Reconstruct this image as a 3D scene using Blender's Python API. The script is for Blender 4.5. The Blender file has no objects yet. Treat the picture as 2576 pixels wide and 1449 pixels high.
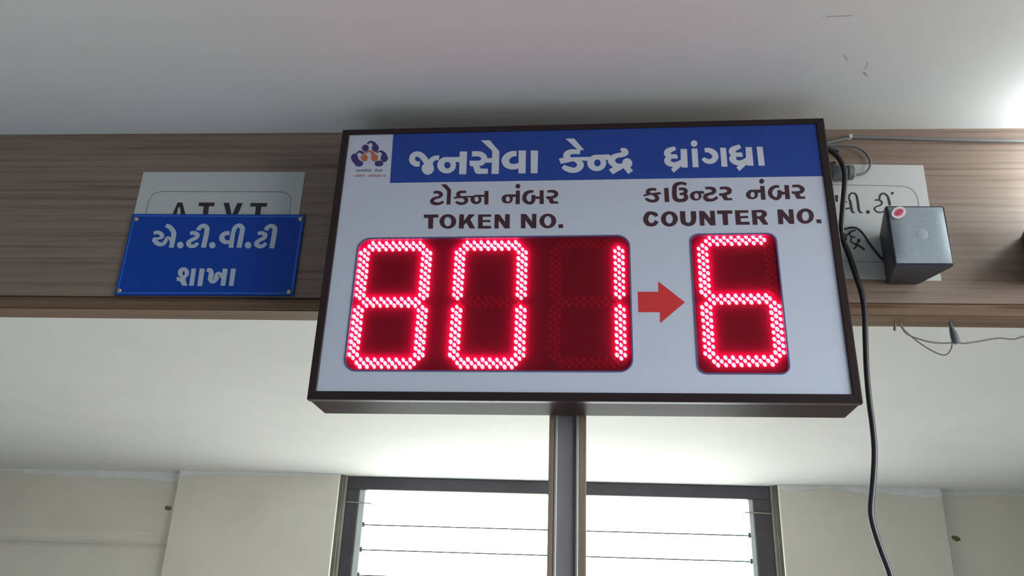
import bpy, bmesh, math, random
from mathutils import Matrix, Vector
from mathutils.geometry import tessellate_polygon

# ------------------------------------------------------------------ camera
scene = bpy.context.scene
COL = scene.collection
EYE = 1.7                                   # all heights below are measured from eye level
cam_data = bpy.data.cameras.new('camera')
cam_data.sensor_width = 36.0
cam_data.lens = 2080.0 / 2576.0 * 36.0
cam_data.clip_start = 0.02
cam = bpy.data.objects.new('camera', cam_data)
COL.objects.link(cam)
RT = Vector((0.9973987, 0.06345056, 0.03420316))
UP = Vector((-0.00748457, -0.38077548, 0.92463723))
FW = Vector((-0.0716925, 0.92248797, 0.37931007))
cam.matrix_world = Matrix(((RT.x, UP.x, -FW.x, 0), (RT.y, UP.y, -FW.y, 0), (RT.z, UP.z, -FW.z, EYE), (0, 0, 0, 1)))
scene.camera = cam

# ------------------------------------------------------------------ sky, daylight, exposure
SKY = 30.0
world = bpy.data.worlds.new('sky')
scene.world = world
world.use_nodes = True
wn = world.node_tree
wn.nodes.clear()
wo = wn.nodes.new('ShaderNodeOutputWorld')
wb = wn.nodes.new('ShaderNodeBackground')
wb.inputs['Strength'].default_value = SKY
wt = wn.nodes.new('ShaderNodeTexCoord')
ws = wn.nodes.new('ShaderNodeSeparateXYZ')
wm = wn.nodes.new('ShaderNodeMapRange')
wm.inputs['From Min'].default_value = -0.25
wm.inputs['From Max'].default_value = 0.25
wr = wn.nodes.new('ShaderNodeValToRGB')
wr.color_ramp.elements[0].color = (0.110, 0.088, 0.064, 1)     # sunlit dusty ground
wr.color_ramp.elements[1].color = (0.82, 0.935, 1.0, 1)       # hazy sky
wn.links.new(wt.outputs['Generated'], ws.inputs[0])
wn.links.new(ws.outputs['Z'], wm.inputs['Value'])
wn.links.new(wm.outputs['Result'], wr.inputs['Fac'])
wn.links.new(wr.outputs['Color'], wb.inputs['Color'])
wn.links.new(wb.outputs[0], wo.inputs[0])

vs = scene.view_settings
vs.view_transform = 'Standard'
vs.look = 'None'
vs.gamma = 1.0
vs.use_curve_mapping = False
vs.exposure = 0.0
scene.cycles.max_bounces = 8
scene.cycles.diffuse_bounces = 5
scene.cycles.use_adaptive_sampling = True
scene.cycles.adaptive_threshold = 0.02
scene.cycles.transparent_max_bounces = 16
scene.cycles.sample_clamp_indirect = 20.0
scene.cycles.use_denoising = True


def portal(loc, rot, sx, sy):
    """daylight portal set in a window opening"""
    l = bpy.data.lights.new('window_portal', 'AREA')
    l.shape = 'RECTANGLE'
    l.size, l.size_y = sx, sy
    l.cycles.is_portal = True
    o = bpy.data.objects.new('window_portal', l)
    o.location = loc
    o.rotation_euler = rot
    COL.objects.link(o)


BULB = 70.0
# far window, window behind the camera, window in the right wall
portal((-0.09, 5.14, EYE - 0.05), (math.radians(90), 0, math.radians(180)), 2.4, 1.5)
portal((2.03, 0.1, EYE + 0.125), (math.radians(90), 0, math.radians(90)), 1.7, 1.15)

# ------------------------------------------------------------------ materials


def _mat(name):
    m = bpy.data.materials.new(name)
    m.use_nodes = True
    nt = m.node_tree
    return m, nt, nt.nodes['Principled BSDF']


def plain(name, col, rough=0.5, metal=0.0, var=0.08, scale=8.0, bump=0.0, spec=0.5, coat=0.0):
    """painted / plastic / metal surface with slight uneven tone"""
    m, nt, b = _mat(name)
    tc = nt.nodes.new('ShaderNodeTexCoord')
    n = nt.nodes.new('ShaderNodeTexNoise')
    n.inputs['Scale'].default_value = scale
    n.inputs['Detail'].default_value = 5
    nt.links.new(tc.outputs['Object'], n.inputs['Vector'])
    r = nt.nodes.new('ShaderNodeValToRGB')
    r.color_ramp.elements[0].position = 0.3
    r.color_ramp.elements[1].position = 0.7
    r.color_ramp.elements[0].color = tuple(c * (1 - var) for c in col) + (1,)
    r.color_ramp.elements[1].color = tuple(min(1, c * (1 + var)) for c in col) + (1,)
    nt.links.new(n.outputs['Fac'], r.inputs['Fac'])
    nt.links.new(r.outputs['Color'], b.inputs['Base Color'])
    b.inputs['Roughness'].default_value = rough
    b.inputs['Metallic'].default_value = metal
    b.inputs['Specular IOR Level'].default_value = spec
    b.inputs['Coat Weight'].default_value = coat
    if bump:
        bp = nt.nodes.new('ShaderNodeBump')
        bp.inputs['Strength'].default_value = bump
        bp.inputs['Distance'].default_value = 0.002
        n2 = nt.nodes.new('ShaderNodeTexNoise')
        n2.inputs['Scale'].default_value = scale * 14
        nt.links.new(tc.outputs['Object'], n2.inputs['Vector'])
        nt.links.new(n2.outputs['Fac'], bp.inputs['Height'])
        nt.links.new(bp.outputs[0], b.inputs['Normal'])
    return m


def laminate(name, dark, light, rough=0.45, along='x', coat=0.0):
    """wood laminate, streaks running along one axis"""
    m, nt, b = _mat(name)
    tc = nt.nodes.new('ShaderNodeTexCoord')
    mp = nt.nodes.new('ShaderNodeMapping')
    mp.inputs['Scale'].default_value = (1.3, 40, 85) if along == 'x' else (60, 40, 1.3)
    nt.links.new(tc.outputs['Object'], mp.inputs['Vector'])
    n = nt.nodes.new('ShaderNodeTexNoise')
    n.inputs['Scale'].default_value = 1.4
    n.inputs['Detail'].default_value = 8
    n.inputs['Roughness'].default_value = 0.65
    n.inputs['Distortion'].default_value = 0.25
    nt.links.new(mp.outputs[0], n.inputs['Vector'])
    r = nt.nodes.new('ShaderNodeValToRGB')
    r.color_ramp.elements[0].position = 0.32
    r.color_ramp.elements[1].position = 0.66
    r.color_ramp.elements[0].color = dark + (1,)
    r.color_ramp.elements[1].color = light + (1,)
    e = r.color_ramp.elements.new(0.47)
    e.color = tuple(0.35 * a + 0.65 * c for a, c in zip(dark, light)) + (1,)
    nt.links.new(n.outputs['Fac'], r.inputs['Fac'])
    nt.links.new(r.outputs['Color'], b.inputs['Base Color'])
    b.inputs['Roughness'].default_value = rough
    b.inputs['Coat Weight'].default_value = coat
    return m


def glow(name, col, strength):
    m = bpy.data.materials.new(name)
    m.use_nodes = True
    nt = m.node_tree
    nt.nodes.clear()
    o = nt.nodes.new('ShaderNodeOutputMaterial')
    e = nt.nodes.new('ShaderNodeEmission')
    e.inputs['Color'].default_value = col + (1,)
    e.inputs['Strength'].default_value = strength
    nt.links.new(e.outputs[0], o.inputs[0])
    return m


def frosted(name):
    """obscure louvre glass"""
    m = bpy.data.materials.new(name)
    m.use_nodes = True
    nt = m.node_tree
    nt.nodes.clear()
    o = nt.nodes.new('ShaderNodeOutputMaterial')
    mix = nt.nodes.new('ShaderNodeMixShader')
    mix.inputs[0].default_value = 0.10
    t = nt.nodes.new('ShaderNodeBsdfTransparent')
    t.inputs['Color'].default_value = (0.95, 0.98, 0.97, 1)
    tr = nt.nodes.new('ShaderNodeBsdfTranslucent')
    tr.inputs['Color'].default_value = (0.95, 0.97, 0.96, 1)
    nt.links.new(t.outputs[0], mix.inputs[1])
    nt.links.new(tr.outputs[0], mix.inputs[2])
    nt.links.new(mix.outputs[0], o.inputs[0])
    return m


def red_filter(name):
    """tinted acrylic that scatters part of the LED light"""
    m = bpy.data.materials.new(name)
    m.use_nodes = True
    nt = m.node_tree
    nt.nodes.clear()
    o = nt.nodes.new('ShaderNodeOutputMaterial')
    t = nt.nodes.new('ShaderNodeBsdfTransparent')
    t.inputs['Color'].default_value = (1.0, 0.46, 0.50, 1)
    tr = nt.nodes.new('ShaderNodeBsdfTranslucent')
    tr.inputs['Color'].default_value = (1.0, 0.0, 0.10, 1)
    df = nt.nodes.new('ShaderNodeBsdfDiffuse')
    df.inputs['Color'].default_value = (0.36, 0.04, 0.075, 1)
    sc = nt.nodes.new('ShaderNodeMixShader')
    sc.inputs[0].default_value = 0.5
    nt.links.new(tr.outputs[0], sc.inputs[1])
    nt.links.new(df.outputs[0], sc.inputs[2])
    mx = nt.nodes.new('ShaderNodeMixShader')
    mx.inputs[0].default_value = 0.36
    nt.links.new(t.outputs[0], mx.inputs[1])
    nt.links.new(sc.outputs[0], mx.inputs[2])
    nt.links.new(mx.outputs[0], o.inputs[0])
    return m


M_ceil = plain('ceiling_paint', (0.665, 0.68, 0.69), 0.75, var=0.03, scale=2.0, bump=0.05)
M_mark = plain('ceiling_scuff', (0.40, 0.40, 0.42), 0.8, var=0.1)
M_wall = plain('cream_wall_paint', (0.76, 0.725, 0.655), 0.7, var=0.05, scale=3.0, bump=0.1)
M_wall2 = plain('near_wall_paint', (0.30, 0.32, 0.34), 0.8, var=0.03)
M_floor = plain('floor_tile', (0.53, 0.555, 0.58), 0.4, var=0.08, scale=3.0)
M_lip = plain('whitewash', (0.80, 0.84, 0.86), 0.8, var=0.06, scale=12)
M_floor2 = plain('warm_bounce_floor', (0.70, 0.575, 0.475), 0.5, var=0.05, scale=3.0)  # unseen floor, warm tone made up to brighten the far ceiling by bounce
M_stain = plain('wall_stain', (0.20, 0.16, 0.07), 0.9, var=0.3, scale=60)
M_wood = laminate('walnut_laminate', (0.115, 0.077, 0.058), (0.270, 0.199, 0.158))
M_trim = laminate('red_brown_moulding', (0.095, 0.050, 0.029), (0.19, 0.112, 0.066), 0.4)
M_postw = laminate('post_laminate', (0.16, 0.11, 0.075), (0.30, 0.225, 0.16), 0.4, along='z')
M_chan = plain('post_channel', (0.20, 0.175, 0.19), 0.45, var=0.1)
M_alu = plain('aluminium', (0.55, 0.54, 0.50), 0.35, metal=0.6)
M_cab = plain('brown_cabinet', (0.050, 0.034, 0.036), 0.40, metal=0.0, var=0.05, spec=0.02)
M_bez = plain('dark_bezel', (0.022, 0.012, 0.014), 0.35, var=0.06, spec=0.3)
M_board = plain('white_board', (0.535, 0.575, 0.69), 0.35, var=0.015, spec=0.4)
M_blue = plain('blue_print', (0.020, 0.060, 0.32), 0.45, var=0.04, spec=0.25)
M_white = plain('white_print', (0.60, 0.63, 0.73), 0.45, var=0.02)
M_ink = plain('maroon_ink', (0.050, 0.014, 0.026), 0.5, var=0.05)
M_ink2 = plain('black_ink', (0.025, 0.02, 0.03), 0.6, var=0.05)
M_arrow = plain('red_print', (0.62, 0.030, 0.035), 0.45, var=0.03)
M_violet = plain('violet_print', (0.045, 0.030, 0.17), 0.5, var=0.03)
M_orange = plain('orange_print', (0.52, 0.14, 0.06), 0.5, var=0.03)
M_capg = plain('grey_print', (0.16, 0.17, 0.24), 0.5, var=0.03)
M_capr = plain('pink_print', (0.46, 0.22, 0.28), 0.5, var=0.03)
M_win = red_filter('red_filter')
M_pcb = plain('circuit_board_dark', (0.05, 0.012, 0.02), 0.5)
M_rim = plain('violet_edge', (0.10, 0.085, 0.22), 0.4, var=0.04)
M_lit = glow('lit_led', (1.0, 0.92, 1.0), 10.5)
M_off = plain('unlit_led', (0.36, 0.02, 0.04), 0.35, var=0.05)
M_plaq = plain('blue_acrylic', (0.002, 0.052, 0.38), 0.4, var=0.03, spec=0.25)
M_pedge = plain('blue_acrylic_edge', (0.02, 0.15, 0.62), 0.3, var=0.03)
M_pwht = plain('plaque_white', (0.46, 0.53, 0.66), 0.5, var=0.03)
M_paper = plain('paper', (0.53, 0.55, 0.55), 0.8, var=0.02)
M_pline = plain('grey_line', (0.28, 0.27, 0.27), 0.8)
M_screw = plain('brass_screw', (0.55, 0.45, 0.30), 0.35, metal=0.8)
M_spk = plain('black_cabinet', (0.026, 0.029, 0.045), 0.45, var=0.08)
M_grille = plain('grey_grille', (0.28, 0.335, 0.385), 0.55, var=0.06, scale=120, bump=0.15)
M_cone = plain('speaker_cone', (0.30, 0.36, 0.41), 0.5)
M_pink = plain('pink_label', (0.62, 0.10, 0.17), 0.5)
M_lab = plain('white_label', (0.75, 0.62, 0.68), 0.5)
M_mkr = plain('crimson_print', (0.36, 0.03, 0.08), 0.5)
M_cord = plain('black_rubber', (0.018, 0.016, 0.022), 0.4)
M_gcab = plain('grey_cable', (0.16, 0.17, 0.18), 0.5)
M_plug = plain('grey_plastic', (0.12, 0.135, 0.145), 0.5)
M_twine = plain('grey_brown_wire', (0.17, 0.16, 0.14), 0.7)
M_clip = plain('white_clip', (0.6, 0.6, 0.58), 0.6)
M_frame = plain('dark_window_steel', (0.075, 0.065, 0.085), 0.45, var=0.15, scale=5)
M_jamb = plain('weathered_jamb', (0.30, 0.30, 0.26), 0.7, var=0.15, scale=10)
M_jambd = plain('dark_jamb', (0.14, 0.125, 0.10), 0.7, var=0.15, scale=10)
M_track = plain('louvre_track', (0.62, 0.68, 0.68), 0.5, var=0.1, scale=6)
M_gedge = plain('glass_edge', (0.10, 0.12, 0.13), 0.4)
M_glass = frosted('obscure_glass')
M_tube = glow('tube_glow', (0.93, 1.0, 0.98), 1.0)
M_fit = plain('white_enamel', (0.75, 0.75, 0.73), 0.4)

# ------------------------------------------------------------------ mesh helpers


def link(name, bm, mats, parent=None, smooth=False):
    me = bpy.data.meshes.new(name)
    bmesh.ops.recalc_face_normals(bm, faces=bm.faces[:])
    if smooth:
        for fc in bm.faces:
            fc.smooth = True
    bm.to_mesh(me)
    bm.free()
    for m in (mats if isinstance(mats, (list, tuple)) else [mats]):
        me.materials.append(m)
    o = bpy.data.objects.new(name, me)
    COL.objects.link(o)
    if parent is not None:
        o.parent = parent
    return o


def thing(name, label, cat, loc=(0, 0, 0), mat=None, group=None):
    o = bpy.data.objects.new(name, None)
    o.empty_display_size = 0.05
    COL.objects.link(o)
    if mat is not None:
        o.matrix_world = mat
    else:
        o.location = loc
    return tag(o, label, cat, group)


def tag(o, label, cat, group=None):
    o['label'] = label
    o['category'] = cat
    if group:
        o['group'] = group
    return o


def struct(o):
    o['kind'] = 'structure'
    return o


def box(bm, x0, x1, y0, y1, z0, z1, bev=0.0, mi=0):
    r = bmesh.ops.create_cube(bm, size=1.0)
    vs_ = r['verts']
    for v in vs_:
        v.co = Vector((x0 + (v.co.x + .5) * (x1 - x0), y0 + (v.co.y + .5) * (y1 - y0), z0 + (v.co.z + .5) * (z1 - z0)))
    fs = set(f for v in vs_ for f in v.link_faces)
    for f_ in fs:
        f_.material_index = mi
    if bev:
        es = list(set(e for v in vs_ for e in v.link_edges))
        bmesh.ops.bevel(bm, geom=es, offset=bev, segments=2, affect='EDGES', profile=0.5)
    return bm


def boxm(*a, **k):
    return box(bmesh.new(), *a, **k)


def prism(bm, pts, axis, a0, a1):
    """extrude closed outline pts (2D) along an axis: 'x' pts=(y,z); 'y' pts=(x,z); 'z' pts=(x,y)"""
    def P(p, a):
        return {'x': (a, p[0], p[1]), 'y': (p[0], a, p[1]), 'z': (p[0], p[1], a)}[axis]
    A = [bm.verts.new(P(p, a0)) for p in pts]
    B = [bm.verts.new(P(p, a1)) for p in pts]
    n = len(pts)
    bm.faces.new(A)
    bm.faces.new(B[::-1])
    for i in range(n):
        bm.faces.new((A[i], B[i], B[(i + 1) % n], A[(i + 1) % n]))
    return bm


def smooth_path(pts, per=6):
    """Catmull-Rom through points of any dimension"""
    out = []
    n = len(pts)
    if n < 3:
        return [tuple(p) for p in pts]
    for i in range(n - 1):
        p0 = pts[max(i - 1, 0)]
        p1, p2 = pts[i], pts[i + 1]
        p3 = pts[min(i + 2, n - 1)]
        for k in range(per):
            t = k / per
            out.append(tuple(0.5 * (2 * b + (c - a) * t + (2 * a - 5 * b + 4 * c - d) * t * t + (3 * b - a - 3 * c + d) * t ** 3)
                             for a, b, c, d in zip(p0, p1, p2, p3)))
    out.append(tuple(pts[-1]))
    return out


def tube(bm, pts, r, seg=10, per=8, caps=True):
    """round cable along a smooth path; r number or list per control point"""
    P = [tuple(p) + ((r[i] if isinstance(r, (list, tuple)) else r),) for i, p in enumerate(pts)]
    S = smooth_path(P, per)
    rings = []
    up = Vector((0.13, 0.97, 0.2)).normalized()
    for i, s in enumerate(S):
        a = Vector(S[max(i - 1, 0)][:3])
        b = Vector(S[min(i + 1, len(S) - 1)][:3])
        t = (b - a).normalized()
        u = (up - t * up.dot(t))
        if u.length < 1e-4:
            u = t.orthogonal()
        u.normalize()
        up = u
        w = t.cross(u)
        c = Vector(s[:3])
        rings.append([bm.verts.new(c + (u * math.cos(q) + w * math.sin(q)) * s[3]) for q in [2 * math.pi * j / seg for j in range(seg)]])
    for A, B in zip(rings, rings[1:]):
        for j in range(seg):
            bm.faces.new((A[j], B[j], B[(j + 1) % seg], A[(j + 1) % seg]))
    if caps:
        bm.faces.new(rings[0][::-1])
        bm.faces.new(rings[-1])
    return bm


def lathe(bm, prof, origin, axis, seg=20):
    """prof list of (radius, height) revolved about axis ('x','y','z') at origin"""
    rings = []
    for r, h in prof:
        ring = []
        for j in range(seg):
            q = 2 * math.pi * j / seg
            a, b = r * math.cos(q), r * math.sin(q)
            d = {'x': (h, a, b), 'y': (a, h, b), 'z': (a, b, h)}[axis]
            ring.append(bm.verts.new((origin[0] + d[0], origin[1] + d[1], origin[2] + d[2])))
        rings.append(ring)
    for A, B in zip(rings, rings[1:]):
        for j in range(seg):
            bm.faces.new((A[j], B[j], B[(j + 1) % seg], A[(j + 1) % seg]))
    bm.faces.new(rings[0][::-1])
    bm.faces.new(rings[-1])
    return bm


def flat(items, place, bm=None):
    """printed shapes: items in mm -> faces, place(x_mm, z_mm) gives the point"""
    bm = bm or bmesh.new()
    flush = place
    for k_, it in enumerate(items):
        def place(a, b, k_=k_):                # each stroke a hair proud of the one before it
            p = flush(a, b)
            return (p[0], p[1] - 4e-6 * k_, p[2])
        if it[0] == 's':
            S = smooth_path(it[1:], 7)
            L, Rr = [], []
            for i, s in enumerate(S):
                a, b = S[max(i - 1, 0)], S[min(i + 1, len(S) - 1)]
                dx, dz = b[0] - a[0], b[1] - a[1]
                ln = math.hypot(dx, dz) or 1
                hl = hr = s[2] / 2
                e1, e2 = math.hypot(s[0] - a[0], s[1] - a[1]), math.hypot(b[0] - s[0], b[1] - s[1])
                cr = (s[0] - a[0]) * (b[1] - s[1]) - (s[1] - a[1]) * (b[0] - s[0])
                if e1 > 1e-6 and e2 > 1e-6 and abs(cr) > 1e-9:      # keep the inner edge from folding over in tight bends
                    rad = 0.92 * e1 * e2 * ln / (2 * abs(cr))
                    if cr > 0:
                        hl = min(hl, rad)
                    else:
                        hr = min(hr, rad)
                nx, nz = -dz / ln, dx / ln
                L.append(bm.verts.new(place(s[0] + nx * hl, s[1] + nz * hl)))
                Rr.append(bm.verts.new(place(s[0] - nx * hr, s[1] - nz * hr)))
            for i in range(len(S) - 1):
                bm.faces.new((L[i], Rr[i], Rr[i + 1], L[i + 1]))
        elif it[0] == 'p':
            V = [bm.verts.new(place(*p)) for p in it[1:]]
            for tri in tessellate_polygon([[Vector((p[0], p[1], 0)) for p in it[1:]]]):
                bm.faces.new([V[i] for i in tri])
        elif it[0] == 'r':
            o = [bm.verts.new(place(*p)) for p in it[1]]
            i_ = [bm.verts.new(place(*p)) for p in it[2]]
            n = len(o)
            for j in range(n):
                bm.faces.new((o[j], o[(j + 1) % n], i_[(j + 1) % n], i_[j]))
    return bm


def rrect(x0, x1, z0, z1, r, n=8):
    out = []
    for cx, cz, a0 in ((x1 - r, z1 - r, 0), (x0 + r, z1 - r, 90), (x0 + r, z0 + r, 180), (x1 - r, z0 + r, 270)):
        for k in range(n + 1):
            a = math.radians(a0 + 90 * k / n)
            out.append((cx + r * math.cos(a), cz + r * math.sin(a)))
    return out


Z = lambda h: EYE + h
CEIL = 0.8115
FY = 1.245                                   # face of the wooden fascia

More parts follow.
